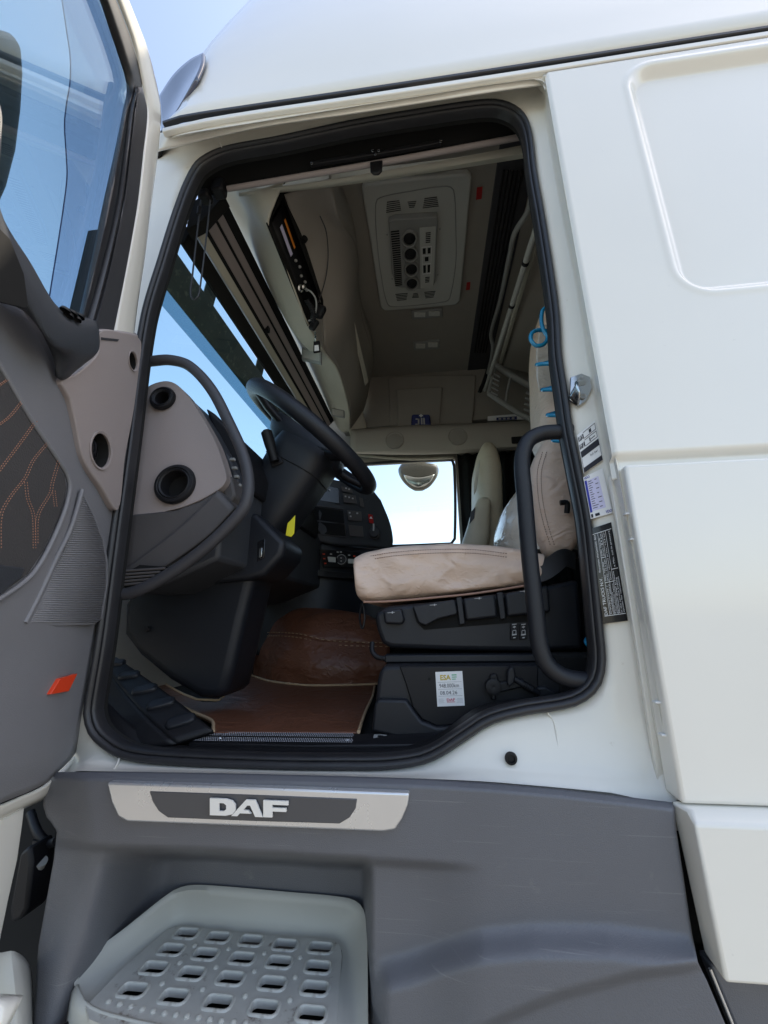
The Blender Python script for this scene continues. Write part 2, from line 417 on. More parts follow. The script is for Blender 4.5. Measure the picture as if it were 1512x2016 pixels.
finish('door_frame', raw(v, f, 'door_frame'), 'white_jamb', truck, 'white painted frame around the door opening', angle=70)
# rubber seal
SEAL = [P(a[0], a[1], 0.07) for a, b in PAIRS]
cx = sum(p.x for p in SEAL)/len(SEAL); cz = sum(p.z for p in SEAL)/len(SEAL)
S0 = cr(SEAL, NR, True)
def inset_ring(d, y):
    out = []
    for i in range(NR):
        t = (S0[(i+2) % NR]-S0[(i-2) % NR]); nrm = Vector((t.z, 0, -t.x)).normalized()
        if nrm.dot(Vector((cx, 0, cz))-Vector((S0[i].x, 0, S0[i].z))) < 0 and False: nrm = -nrm
        q = S0[i]+nrm*d; out.append(Vector((q.x, y, q.z)))
    return out
# orientation: contour runs clockwise seen from outside
t = S0[5]-S0[0]
sgn = 1.0
tst = S0[0]+Vector((t.z, 0, -t.x)).normalized()*0.1
if (tst-Vector((cx, 0.07, cz))).length > (S0[0]-Vector((cx, 0.07, cz))).length: sgn = -1.0
SR = [(-0.001, 0.080), (-0.0015, 0.066), (0.003, 0.056), (0.009, 0.052), (0.0145, 0.055), (0.0165, 0.0625), (0.018, 0.060), (0.0215, 0.061), (0.0238, 0.067), (0.0245, 0.077), (0.0235, 0.088)]
v, f = grid_mesh([inset_ring(sgn*d*0.9, y) for d, y in SR], closed_u=True)
finish('door_seal', raw(v, f, 'door_seal'), 'rubber', truck, 'black rubber seal running round the door opening', angle=80)
v, f = grid_mesh([inset_ring(sgn*d, y) for d, y in [(0.0212, 0.086), (0.019, 0.100), (-0.02, 0.118)]], closed_u=True)
finish('inner_jamb', raw(v, f, 'inner_jamb'), 'void', truck, angle=80)

# ================================================================== rear side skin with pressed panel
XC = P(1215, 905, 0).x; ZS = P(1215, 905, 0).z; ZG = P(1075, 150, 0).z
def rrect(x, z, x0, x1, z0, z1, r):
    qx = abs(x-(x0+x1)/2)-(x1-x0)/2+r; qz = abs(z-(z0+z1)/2)-(z1-z0)/2+r
    return math.hypot(max(qx, 0), max(qz, 0))+min(max(qx, qz), 0)-r
e0 = P(1222, 140, 0); e1 = P(1345, 585, 0)
rows = []
nx, nz = 260, 280
for j in range(nz+1):
    z = ZS-0.035+(ZG+0.035-ZS)*j/nz; row = []
    for i in range(nx+1):
        x = XC-0.007+(1.7-XC)*(i/nx)**1.4
        d = rrect(x, z, e0.x, 2.2, e1.z, e0.z, 0.075)
        tl = max(0.0, min(1.0, (-0.004-d)/0.026)); y = 0.020*(0.55*tl+0.45*tl*tl*(3-2*tl)) - 0.0022*math.exp(-(d/0.007)**2)
        y += 0.004*math.cos((z-2.3)*1.5)-0.0065+0.006*(1-sstep(0.0, 0.008, x-XC+0.007))
        y += 0.016*(1-sstep(ZS+0.001, ZS+0.011, z))
        row.append(Vector((x, y, z)))
    rows.append(row)
v, f = grid_mesh(rows)
side = finish('side_panel', raw(v, f, 'side_panel', False), 'white', truck, 'white upper side panel with a pressed rectangle', angle=60, solid=0.003, off=1)
# crease edge of the pillar (rolled flange)
# lower side fairing panel (opens like a hatch)
z1 = P(1228, 913, -0.015).z; z0 = P(1340, 1582, -0.015).z; xa = P(1228, 915, -0.015).x; xb = P(1340, 1580, -0.015).x
z1 -= 0.003
pts = [Vector((xa, -0.018, z1)), Vector((1.7, -0.018, z1)), Vector((1.7, -0.018, z0)), Vector((xb, -0.018, z0))]
prism('lower_side_panel', pts, (0, 0.045, 0), 'white', truck, bevel=0.006, seg=3, label='white lower side panel behind the door opening')
# pocket behind its front edge with white clips
prism('panel_pocket', [Vector((xa-0.004, 0.036, z1+0.0)), Vector((1.2, 0.036, z1)), Vector((1.2, 0.036, z0-0.02)), Vector((xb-0.004, 0.036, z0-0.02))], (0, 0.01, 0), 'white_jamb', truck, bevel=0.002)
for k, (px, py) in enumerate([(1240, 1012), (1250, 1062), (1300, 1382), (1312, 1446)]):
    c = P(px, py, 0.0); c.x += 0.004
    rbox('panel_clip', c, (0.028, 0.012, 0.0035), 'clip', truck, bevel=0.001)
for (ya, yb) in ((1016, 1058), (1386, 1442)):
    a = P(1250 if ya < 1200 else 1308, (ya+yb)/2, 0.0)
    rbox('panel_hinge', (a.x+0.004, 0.01, a.z), (0.008, 0.02, 0.045), 'clip', truck, bevel=0.002)
# bottom white skirt with chamfered front face
sk = [P(1334, 1586, -0.02), P(1366, 1622, -0.045), P(1429, 1938, -0.045), P(1414, 1900, -0.02)]
tz = sk[0].z
v = [Vector((sk[0].x, 0.0, tz)), Vector((sk[0].x+0.012, -0.028, tz-0.002)), Vector((1.7, -0.028, tz-0.002)), Vector((1.7, 0.0, tz)),
     Vector((sk[1].x, -0.045, sk[1].z)), Vector((1.7, -0.045, sk[1].z)),
     Vector((sk[2].x, -0.045, sk[2].z)), Vector((1.7, -0.045, sk[2].z+0.004)), Vector((sk[3].x-0.006, 0.0, sk[3].z)), Vector((1.7, 0.0, sk[3].z))]
f = [(0, 1, 2, 3), (1, 4, 5, 2), (4, 6, 7, 5), (0, 8, 6, 4, 1), (6, 8, 9, 7), (0, 3, 9, 8)]
finish('side_skirt', raw(v, f, 'side_skirt'), 'white', truck, 'white lower skirt panel with chamfered front edge', bevel=0.005, seg=3)
# dark lower fairing behind the wheel panel
a = P(1398, 1900, 0.0); b = P(1455, 2040, 0.0)
prism('rear_fairing', [a, Vector((1.7, 0.0, a.z)), Vector((1.7, 0.0, b.z-0.25)), Vector((b.x+0.07, 0, b.z-0.25)), b], (0, 0.03, 0), 'fairing', truck, bevel=0.004)
tube('fairing_edge', [a+Vector((-0.004, -0.006, 0)), b+Vector((-0.004, -0.006, 0))], 0.0022, 'alu', truck, n=4)

# ================================================================== gutter, cant rail, high roof
strip('roof_rail', [(322, 262, 0.0), (420, 240, 0.0), (700, 198, 0.0), (1000, 153, 0.0), (1300, 106, 0.0), (1800, 28, 0.0)], 0.016, 0.018, 'white', truck, n=30, label='white rain rail above the door')
strip('roof_seal', [(322, 246, -0.004), (345, 237, -0.004), (420, 224, -0.004), (700, 183, -0.004), (1000, 138, -0.004), (1512, 59, -0.004), (1800, 14, -0.004)], 0.014, 0.012, 'rubber', truck, n=36, label='dark rubber strip under the high roof')
patch('cant_rail', [[(318, 262, 0.004), (500, 236, 0.004), (700, 206, 0.004), (1000, 161, 0.004), (1080, 149, 0.004)],
                    [(300, 300, 0.03), (500, 252, 0.012), (700, 222, 0.012), (1000, 176, 0.012), (1080, 165, 0.012)]], 'white', truck, nu=30, nv=6, solid=0.004)
patch('rear_cant_rail', [[(1070, 150, -0.004), (1300, 117, -0.004), (1800, 45, -0.004)], [(1068, 158, 0.004), (1300, 128, 0.004), (1800, 60, 0.004)], [(1072, 175, 0.010), (1300, 145, 0.010), (1800, 80, 0.01)]], 'white', truck, nu=20, nv=8)
roofrows = [[(326, 240, 0.004), (345, 234, 0.002), (600, 195, 0.0), (1000, 133, 0.0), (1512, 53, 0.0), (1900, -8, 0.0)],
            [(352, 214, 0.02), (380, 205, 0.012), (600, 172, 0.006), (1000, 112, 0.006), (1512, 32, 0.006), (1900, -30, 0.006)],
            [(375, 170, 0.05), (400, 160, 0.025), (600, 130, 0.010), (1000, 70, 0.010), (1512, -10, 0.010), (1900, -70, 0.010)],
            [(400, 104, 0.08), (430, 92, 0.05), (600, 70, 0.022), (1000, 10, 0.022), (1512, -80, 0.022), (1900, -130, 0.022)],
            [(440, 54, 0.12), (480, 40, 0.08), (640, 10, 0.045), (1000, -50, 0.045), (1512, -150, 0.045), (1900, -210, 0.045)],
            [(492, -2, 0.18), (540, -20, 0.13), (700, -50, 0.09), (1000, -110, 0.09), (1512, -220, 0.09), (1900, -290, 0.09)],
            [(540, -60, 0.40), (600, -80, 0.35), (760, -110, 0.3), (1000, -170, 0.3), (1512, -290, 0.3), (1900, -360, 0.3)],
            [(580, -90, 0.80), (640, -110, 0.8), (780, -130, 0.75), (1000, -190, 0.75), (1512, -310, 0.75), (1900, -380, 0.75)]]
patch('high_roof', roofrows, 'white', truck, nu=60, nv=40, solid=0.006, label='white high roof above the rubber strip')
rt = P(620, -100, 0.7)
prism('roof_top', [Vector((-0.75, 0.6, rt.z)), Vector((1.7, 0.6, rt.z)), Vector((1.7, 2.3, rt.z)), Vector((-0.75, 2.3, rt.z))], (0, 0, 0.02), 'white', truck, bevel=0.005)
# sun visor fin at the roof's front corner
patch('visor_end', [[(400, 103, 0.03), (372, 118, 0.05), (340, 148, 0.08), (312, 190, 0.12)],
                    [(398, 122, 0.02), (375, 150, 0.04), (350, 185, 0.07), (316, 232, 0.11)],
                    [(385, 152, 0.01), (362, 195, 0.03), (340, 232, 0.06), (318, 262, 0.10)]], 'fin', truck, nu=20, nv=16, solid=0.012, label='dark glossy end of the sun visor at the roof corner')
patch('visor_bracket', [[(345, 238, 0.03), (330, 245, 0.05), (312, 262, 0.1)], [(330, 275, 0.05), (318, 290, 0.07), (306, 318, 0.1)]], 'void', truck, nu=8, nv=6, solid=0.01)
# A pillar outside, behind the door
patch('front_pillar', [[(335, 275, 0.10), (312, 300, 0.105), (296, 340, 0.10), (290, 380, 0.2)], [(300, 400, 0.10), (270, 430, 0.105), (240, 470, 0.13), (228, 500, 0.2)],
                       [(270, 620, 0.10), (230, 640, 0.105), (200, 660, 0.13), (190, 680, 0.2)], [(235, 900, 0.10), (190, 900, 0.105), (150, 900, 0.13), (140, 900, 0.2)],
                       [(190, 1300, 0.10), (140, 1300, 0.105), (90, 1300, 0.13), (80, 1300, 0.2)]], 'white', truck, nu=12, nv=20, solid=0.004, label='white front pillar behind the open door')

# ================================================================== grey step panel
yl = -0.02
def fair_h(px, py):
    led = interp([(120, 1655), (190, 1664), (420, 1672), (720, 1690), (915, 1702), (1000, 1706)], px)
    fade = 1-sstep(820, 960, px)
    y = 0.022*sstep(led-4, led+16, py)*fade*sstep(60, 170, px)
    xl = interp([(1660, 225), (1700, 190), (1800, 165), (1870, 150), (2016, 104), (2200, 60)], py)
    m = sstep(xl-4, xl+150, px)*(1-sstep(712, 734, px))*sstep(led-2, led+22, py)
    y += 0.165*m
    ya = interp([(720, 1925), (750, 1905), (800, 1893), (870, 1868), (950, 1846), (1050, 1836), (1200, 1838), (1380, 1862), (1500, 1880)], px)
    y -= 0.034*sstep(ya-26, ya+60, py)*sstep(718, 770, px)
    ya2 = interp([(900, 2040), (1010, 1992), (1100, 1955), (1250, 1915), (1380, 1895), (1500, 1890)], px)
    y += 0.018*sstep(ya2-8, ya2+20, py)*sstep(880, 1000, px)
    # left column: its outer face turns away
    xo = interp([(1530, 175), (1600, 190), (1680, 190), (1760, 165), (1870, 140), (2016, 98), (2200, 50)], py)
    y += 0.05*(1-sstep(xo-105, xo, px))
    return y
zt = P(600, 1526, yl).z; zb = P(400, 2200, yl).z
rows = []; nzz, nxx = 150, 240
topc = [(60, 1538), (100, 1520), (230, 1519), (309, 1520), (520, 1524), (679, 1528), (774, 1531), (850, 1534), (960, 1541), (1100, 1553), (1336, 1581), (1450, 1595)]
lef = [(1515, 96), (1545, 88), (1590, 85), (1615, 92), (1645, 112), (1700, 106), (1860, 76), (2016, 64), (2300, 40)]
rig = [(1500, 1327), (1583, 1331), (1700, 1348), (1800, 1362), (1862, 1374), (1900, 1392), (1950, 1412), (2016, 1438), (2300, 1550)]
for j in range(nzz+1):
    v_ = j/nzz; row = []
    for i in range(nxx+1):
        u = i/nxx
        # pixel-space parameterisation on the panel plane, then real depth
        py0 = 1530+(2330-1530)*v_
        px = interp(lef, py0)+(interp(rig, py0)-interp(lef, py0))*u
        tt = interp(topc, px); py = tt+(2330-tt)*v_
        y = yl+fair_h(px, py)
        y += 0.014*(1-sstep(0, 16, py-tt)) + 0.012*sstep(interp(rig, py)-10, interp(rig, py), px)
        row.append(P(px, py, y))
    rows.append(row)
v, f = grid_mesh(rows)
finish('step_panel', raw(v, f, 'step_panel', False), 'fairing', truck, 'dark grey plastic step panel below the door', angle=80, solid=0.003, off=1)
# DAF trim plate
YP = yl-0.012
plate = [(210, 1541), (420, 1548), (620, 1555), (806, 1562), (803, 1585), (792, 1612), (778, 1634), (755, 1638), (500, 1628), (250, 1618), (232, 1608), (219, 1580)]
trim = prism('name_plate', [(x, y, YP) for x, y in plate], (0, 0.02, 0), 'alu', truck, bevel=0.003, seg=3, label='brushed silver trim plate with DAF lettering')
ins = [(294, 1558), (500, 1565), (703, 1573), (700, 1592), (688, 1610), (668, 1622), (500, 1617), (330, 1610), (312, 1597), (300, 1578)]
prism('plate_inset', [(x, y, YP-0.0012) for x, y in ins], (0, 0.004, 0), 'inset_gloss', trim, bevel=0.0012)
def letters(px0, py0, w, h, sk):
    D = [[(0, 0), (.62, 0), (.86, .12), (.95, .32), (.95, .68), (.86, .88), (.62, 1), (0, 1)], [(.27, .24), (.55, .24), (.66, .36), (.66, .64), (.55, .76), (.27, .76)]]
    return D
def logo(name, poly, hole, x0, y0, w, h, slope):
    mp = lambda a: P(x0+a[0]*w, y0+a[1]*h+(a[0]*w)*slope, YP-0.0052)
    bm = bmesh.new()
    def loop(pl):
        vs_ = [bm.verts.new(mp(a)) for a in pl]
        return [bm.edges.new((vs_[i], vs_[(i+1) % len(vs_)])) for i in range(len(vs_))]
    ed = loop(poly)
    if hole: ed += loop(hole)
    bmesh.ops.triangle_fill(bm, use_beauty=True, edges=ed)
    me = bpy.data.meshes.new(name); bm.to_mesh(me); bm.free()
    finish(name, me, 'letter', trim, smooth=False, solid=0.003, off=0)
logo('letter_d', [(0, 0), (.62, 0), (.88, .10), (1, .32), (1, .68), (.88, .90), (.62, 1), (0, 1)], [(.36, .26), (.54, .26), (.64, .38), (.64, .62), (.54, .74), (.36, .74)], 414, 1571, 50, 33, 0.04)
logo('letter_a', [(.42, 0), (.78, 0), (1.08, 1), (.78, 1), (.58, .34), (.42, .34), (.42, .34)][:6] + [(.46, .36), (.32, .62), (.50, .62), (.62, .82), (.18, .82), (.08, 1), (-.16, 1)], None, 464, 1573, 50, 33, 0.04)
logo('letter_f', [(0, 0), (1, 0), (1, .24), (.36, .24), (.36, .42), (.92, .42), (.92, .64), (.36, .64), (.36, 1), (0, 1)], None, 519, 1575, 49, 33, 0.04)

# ------------------------------------------------------------------ step tray and tread
ZT = 1.045
rim = [(146, 1940, 0.005), (152, 1908, 0.02), (240, 1838, 0.075), (328, 1768, 0.135), (356, 1755, 0.148), (392, 1752, 0.152), (560, 1766, 0.152), (680, 1778, 0.15), (706, 1790, 0.14), (718, 1815, 0.12), (722, 1900, 0.05), (722, 2100, -0.07)]
low = [(PZ(x, y, ZT)) for x, y in [(168, 1985), (178, 1975), (240, 1910), (330, 1832), (348, 1826), (380, 1828), (500, 1842), (650, 1852), (668, 1862), (674, 1880), (668, 1940), (655, 2130)]]
n0 = 60
rA = cr(Q(rim), n0); rB = cr(low, n0)
mid = [a.lerp(b, 0.55)+Vector((0, 0.012, -0.012)) for a, b in zip(rA, rB)]
top = [p+Vector((0, 0.008, 0.004)) for p in rA]; back = [p+Vector((0, 0.014, -0.02)) for p in rA]
v, f = grid_mesh([back, top, rA, [a.lerp(b, 0.12)+Vector((0, 0.003, -0.004)) for a, b in zip(rA, rB)], mid, [a.lerp(b, 0.85)+Vector((0, 0.006, -0.008)) for a, b in zip(rA, rB)], rB])
tray = finish('step_tray', raw(v, f, 'step_tray'), 'step_grey', truck, 'light grey moulded step tray with perforated tread', angle=70)
# front lip of the tray
lip = [PZ(x, y, ZT-0.004) for x, y in [(140, 1945), (150, 2000), (300, 2040), (500, 2075), (722, 2110)]]
lr = [PZ(x, y, ZT+0.004) for x, y in [(150, 1938), (172, 1978), (240, 2004), (420, 2040), (722, 2100)]]
lr2 = [PZ(x, y, ZT-0.004) for x, y in [(142, 1945), (150, 1985), (235, 2018), (420, 2056), (722, 2116)]]
patch('tray_lip', [lr, lr2, [p+Vector((0, -0.002, -0.06)) for p in lr2], [p+Vector((0, 0, -0.2)) for p in lr2]], 'step_grey', tray, nu=24, nv=12, solid=0.004)
slots = [(505,643),(622,658),(745,670),(872,686),(1003,697),(447,703),(575,720),(712,736),(850,750),(994,769),(385,772),(522,792),(668,811),(824,830),(982,848),
         (305,855),(458,879),(622,902),(793,922),(970,945)]
slots = [(100+a/1.89, 1500+b/1.89) for a, b in slots]
slots += [(480, 2052), (576, 2063)]
# next row below the frame edge
ctr = [PZ(a, b, ZT) for a, b in slots]
bm = bmesh.new(); ed = []
def bloop(pl):
    vs_ = [bm.verts.new(p) for p in pl]; return [bm.edges.new((vs_[i], vs_[(i+1) % len(vs_)])) for i in range(len(vs_))]
outer = lin(low, 50) + [PZ(500, 2110, ZT), PZ(300, 2060, ZT), PZ(175, 2010, ZT)]
outer = [Vector((p.x, p.y, ZT)) for p in outer]
ed += bloop(outer)
def rr_pts(c, w, h, r, z, n=4):
    out = []
    for k, (sx, sy) in enumerate(((1, 1), (-1, 1), (-1, -1), (1, -1))):
        for i in range(n+1):
            a = math.pi/2*(k+i/n); out.append(Vector((c.x+sx*(w/2-r)+r*math.cos(a), c.y+sy*(h/2-r)+r*math.sin(a), z)))
    return out
SWD, SHT = 0.040, 0.0215
for c in ctr: ed += bloop(rr_pts(c, SWD, SHT, 0.006, ZT))
bmesh.ops.triangle_fill(bm, use_beauty=True, edges=ed)
me = bpy.data.meshes.new('tread_plate'); bm.to_mesh(me); bm.free()
for p in me.polygons:
    pass
tread = finish('tread_plate', me, 'tread', tray, 'worn perforated metal tread plate', smooth=False, solid=0.004, off=0)
z0c = Vector((0, 0, 0))
prof = [(0.0, -0.007), (0.0, 0.0028), (0.0010, 0.0040), (0.0032, 0.0042), (0.0048, 0.0026), (0.0055, 0.0012)]
rws = [[Vector((p.x, p.y, h)) for p in rr_pts(z0c, SWD-0.001+2*d, SHT-0.001+2*d, 0.006+d, 0)] for d, h in prof]
v, f = grid_mesh(rws, closed_u=True)
rimme = raw(v, f, 'tread_slot')
o0 = finish('tread_slot', rimme, 'tread', tray, angle=80); o0.location = ctr[0]
for c in ctr[1:]: inst(o0, 'tread_slot', tray, c)
# grip studs
stud = lathe('grip_stud', (0, 0, 0), (0, 0, 1), [(0.0045, 0.0), (0.0042, 0.0018), (0.0025, 0.0032), (0.0, 0.0036)], 'tread', tray, sides=10)
sp = [(215,893),(257,903),(298,912),(340,922),(381,930),(423,937),(465,943),(507,948),(550,953),(592,960),(635,966),(680,970),(725,975)]
sp = [(100+a/1.89, 1500+b/1.89) for a, b in sp]+[(100+a/1.89, 1500+b/1.89) for a, b in [(537,685),(662,697),(795,713),(928,729),(481,748),(615,765),(758,780),(910,803),(415,826),(565,848),(724,872),(890,888)]]
for k, (a, b) in enumerate(sp):
    c = PZ(a, b, ZT+0.002)
    if k == 0: stud.location = c
    else: inst(stud, 'grip_stud', tray, c)
prism('step_well', [Vector((-0.60, -0.05, ZT-0.03)), Vector((-0.14, -0.05, ZT-0.03)), Vector((-0.14, 0.14, ZT-0.03)), Vector((-0.5, 0.14, ZT-0.03))], (0, 0, -0.02), 'void', tray, bevel=0)

# ------------------------------------------------------------------ pillar hardware and stickers
YB = 0.0585
bp = P(1140, 770, 0.06)
strik = prism('striker_plate', [(1122, 745, YB), (1143, 738, YB), (1160, 745, YB), (1164, 768, YB), (1152, 792, YB), (1138, 802, YB), (1120, 790, YB)], (0, -0.006, 0), 'chrome', truck, bevel=0.0015, label='metal door striker bolted to the rear pillar')
patch('striker_wedge', [[(1119, 782, 0.052), (1134, 755, 0.030), (1137, 748, 0.03)], [(1138, 801, 0.052), (1141, 775, 0.03), (1139, 757, 0.03)]], 'chrome', strik, nu=8, nv=6, solid=0.003)
tube('striker_pin', [(1135, 756, 0.03), (1150, 753, 0.035)], 0.006, 'chrome', strik, n=4)
for a in ((1143, 748), (1147, 781)):
    lathe('striker_screw', P(*a, 0.052), (0, -1, 0), [(0.006, 0), (0.006, 0.003), (0.003, 0.003), (0.0028, 0.0015), (0, 0.0015)], 'unit_dark', strik, sides=16)
off = Vector((0, -0.0008, 0))
qd = lambda *c: [P(x, y, YB-0.003) for x, y in c]
q1 = qd((1136, 857), (1171, 828), (1187, 905), (1149, 932))
s1 = sheet('sticker', q1, 'paper', truck, label='white sticker with fuel and tyre pressure symbols')
rects_on('print_block', q1, [(0.02, 0.08, 0.30, 0.20), (0.02, 0.28, 0.30, 0.40), (0.02, 0.46, 0.98, 0.62), (0.02, 0.88, 0.98, 1.0)], 'ink', s1, off*1.6)
rects_on('print_line', q1, [(0.3, 0.05, 0.95, 0.065), (0.3, 0.2, 0.95, 0.215), (0.3, 0.25, 0.95, 0.265), (0.3, 0.40, 0.95, 0.415), (0.94, 0.05, 0.96, 0.215), (0.94, 0.25, 0.96, 0.415), (0.02, 0.62, 0.035, 0.9), (0.965, 0.62, 0.98, 0.9), (0.6, 0.09, 0.72, 0.18), (0.55, 0.29, 0.6, 0.38), (0.62, 0.33, 0.85, 0.35)], 'ink', s1, off*1.6)
text_on('print_text', 'P2\nP2', q1, (0.06, 0.09, 0.25, 0.39), 'ink_white', s1, off*2.6)
text_on('print_text', '9,0 bar', q1, (0.45, 0.68, 0.85, 0.74), 'ink', s1, off*1.6)
q2 = qd((1148, 940), (1186, 922), (1206, 1010), (1163, 1022))
s2 = sheet('sticker', q2, 'paper', truck, label='sticker of a tachograph check with lilac print field')
rects_on('print_field', [quadmap(q2)(.06, .12), quadmap(q2)(.72, .12), quadmap(q2)(.76, .84), quadmap(q2)(.06, .84)], [(0, 0, 1, 1)], 'lilac_paper', s2, off*1.2)
rects_on('print_block', q2, [(0.02, 0.10, 0.12, 0.86)], 'ink_blue', s2, off*2)
bx = []
for k in range(13):
    vv = 0.15+k*0.052; bx.append((0.17, vv, 0.17+random.uniform(.12, .3), vv+0.014))
    if k % 2 == 0: bx.append((0.5, vv+.005, 0.5+random.uniform(.08, .2), vv+0.02))
rects_on('print_line', q2, bx, 'ink', s2, off*2)
text_on('print_text', 'VDO', q2, (0.02, 0.015, 0.30, 0.075), 'ink_blue', s2, off*2, bold=0.02)
text_on('print_text', 'VDO', q2, (0.70, 0.91, 0.98, 0.97), 'ink_blue', s2, off*2, bold=0.02)
rects_on('print_block', q2, [(0.03, 0.90, 0.12, 0.98), (0.22, 0.91, 0.42, 0.97)], 'ink', s2, off*2)
q3 = qd((1161, 1042), (1203, 1028), (1236, 1222), (1188, 1228))
s3 = sheet('data_plate', q3, 'black_gloss', truck, label='black data plate with white brake pressure text')
# writing runs upwards: quad turned a quarter
q3r = [q3[3], q3[0], q3[1], q3[2]]
rects_on('print_line', q3r, [(0.07, 0.30, 0.93, 0.312), (0.07, 0.50, 0.93, 0.512), (0.07, 0.66, 0.93, 0.672), (0.07, 0.08, 0.075, 0.95), (0.93, 0.08, 0.935, 0.95), (0.40, 0.30, 0.405, 0.68), (0.66, 0.3, 0.665, 0.5), (0.52, 0.68, 0.525, 0.95)], 'ink_white', s3, off*1.6)
for tx, bb in [('DAF TRUCKS N.V.', (0.08, 0.09, 0.46, 0.22)), ('Pneumatic characteristic data', (0.52, 0.12, 0.92, 0.20)), ('Compressor /\nunloader valve', (0.085, 0.325, 0.38, 0.48)), ('max. cut-out\npres.: 12,3 bar', (0.42, 0.325, 0.64, 0.48)),
               ('min. cut-in\npres.: 8,5 bar', (0.68, 0.325, 0.92, 0.48)), ('Four circuit\nprotection valve', (0.085, 0.525, 0.38, 0.645)), ('Static closure press.: >4,5 bar', (0.42, 0.55, 0.92, 0.62)),
               ('Minimum design pressure\nin the service braking\nsystem for calculation', (0.085, 0.69, 0.50, 0.94)), ('x Min. cut-in pressure', (0.54, 0.78, 0.92, 0.87))]:
    text_on('print_text', tx, q3r, bb, 'ink_white', s3, off*1.6)
lathe('frame_plug', P(1006, 1493, 0.040), (0, -1, 0), [(0.0095, -0.004), (0.0105, 0.0), (0.010, 0.002), (0.0065, 0.0025), (0.0055, -0.001), (0, -0.001)], 'black', truck, sides=24, label='small black plug in the white sill')
for a, b in (((935, 1512-1300), 0),):
    pass
# pressed seams on the frame
tube('frame_seam', [(1078, 1403, .0665), (1090, 1420, .065), (1097, 1455, .0585), (1101, 1500, .0475), (1104, 1530, .036), (1106, 1546, .022)], 0.0014, 'white_jamb', truck, n=24, sides=8)
tube('frame_seam', [(427, 258, 0.008), (430, 275, 0.035), (440, 297, 0.062)], 0.0015, 'white_jamb', truck, n=10, sides=8)
tube('frame_seam', [(236, 1490, 0.06), (230, 1505, 0.045), (222, 1516, 0.03)], 0.002, 'white_jamb', truck, n=10, sides=8)

# black sheets added behind the step panel, standing in for shade in its gaps
slab_ = [Vector((-0.95, 0.21, 0.2)), Vector((1.6, 0.21, 0.2)), Vector((1.6, 0.21, 1.29)), Vector((-0.95, 0.21, 1.29))]
prism('chassis_shade_sheet', slab_, (0, 0.02, 0), 'void', truck, bevel=0)
prism('rear_gap_shade_sheet', [Vector((0.24, 0.045, 0.2)), Vector((1.6, 0.045, 0.2)), Vector((1.6, 0.045, 1.30)), Vector((0.24, 0.045, 1.30))], (0, 0.02, 0), 'void', truck, bevel=0)  # added black sheet: painted shade for the gap at the rear edge
_q = P(418, 400, 0.26); _k = 1.18; RFA = Vector((_q.x*_k, 0, EYE.z+(_q.z-EYE.z)*_k))
prism('roof_front', [RFA+Vector((0, 0.2, 0)), RFA+Vector((0, 2.2, 0)), Vector((-0.58, 2.2, 3.62)), Vector((-0.58, 0.35, 3.62)), Vector((-0.68, 0.2, 3.4))], (-0.02, 0, 0.0), 'white', truck, bevel=0.004)
def hole_plate(name, outline, holes, depth, m, parent, label=None, bevel=0.0, skirt=0.0):
    """flat plate with real openings; outline and holes are point loops in one plane"""
    bm = bmesh.new(); ed = []
    def lp(pl):
        vs_ = [bm.verts.new(p) for p in pl]; return [bm.edges.new((vs_[i], vs_[(i+1) % len(vs_)])) for i in range(len(vs_))]
    ed += lp(outline)
    for h in holes: ed += lp(h)
    bmesh.ops.triangle_fill(bm, use_beauty=True, edges=ed)
    for f_ in bm.faces:
        if f_.normal.dot(EYE-f_.calc_center_median()) < 0: f_.normal_flip()
    ext = bmesh.ops.extrude_face_region(bm, geom=list(bm.faces))
    bmesh.ops.translate(bm, verts=[g for g in ext['geom'] if isinstance(g, bmesh.types.BMVert)], vec=Vector(depth))
    bmesh.ops.recalc_face_normals(bm, faces=bm.faces)
    me = bpy.data.meshes.new(name); bm.to_mesh(me); bm.free()
    return finish(name, me, m, parent, label, bevel=bevel, seg=3)
def circ(c, axis, r, n=36):
    axis = Vector(axis).normalized(); u = axis.orthogonal().normalized(); w = axis.cross(u)
    return [Vector(c)+(u*math.cos(2*math.pi*k/n)+w*math.sin(2*math.pi*k/n))*r for k in range(n)]

# ================================================================== INTERIOR SHELL
def ex(name, pix, y0, y1, m, parent, closed=True, bevel=0.003, solid=0.004, label=None, n=None, smooth=False, end=None):
    """profile read at depth y0, carried straight along the cab's width to y1"""
    a = [P(x, y, y0) for x, y in pix]
    if n: a = cr(a, n, closed)
    b = [Vector((p.x, y1, p.z)) for p in a] if end is None else end
    if closed:
        k = len(a); fs = [tuple(range(k)), tuple(range(2*k-1, k-1, -1))]+[(i, (i+1) % k, k+(i+1) % k, k+i) for i in range(k)]
        return finish(name, raw(a+b, fs, name), m, parent, label, bevel=bevel)
    v, f = grid_mesh([a, b]); me = raw(v, f, name, False)
    return finish(name, me, m, parent, label, solid=solid, off=0)
def yat(px0, py0, y0, py):
    """depth at which the cab-wide line through (px0,py0,y0) crosses image row py"""
    q = P(px0, py0, y0); lo, hi = y0, 3.0
    for _ in range(40):
        md = (lo+hi)/2
        if proj((q.x, md, q.z))[1] < py: lo = md
        else: hi = md
    return lo
ZF, ZC, YW = 1.352, 3.45, 2.10
def slab(name, a, b, m, parent=truck, bevel=0.004, label=None):
    a, b = Vector(a), Vector(b); return rbox(name, (a+b)/2, (abs(b.x-a.x), abs(b.y-a.y), abs(b.z-a.z)), m, parent, bevel=bevel, label=label)
slab('cab_floor', (-1.15, 0.16, ZF-0.05), (1.05, 2.2, ZF-0.006), 'void')
slab('rear_wall', (1.02, 0.05, 1.3), (1.06, 2.2, 3.6), 'ceiling')
slab('inner_side_wall', (0.36, 0.09, 1.3), (1.05, 0.11, 3.6), 'ceiling')
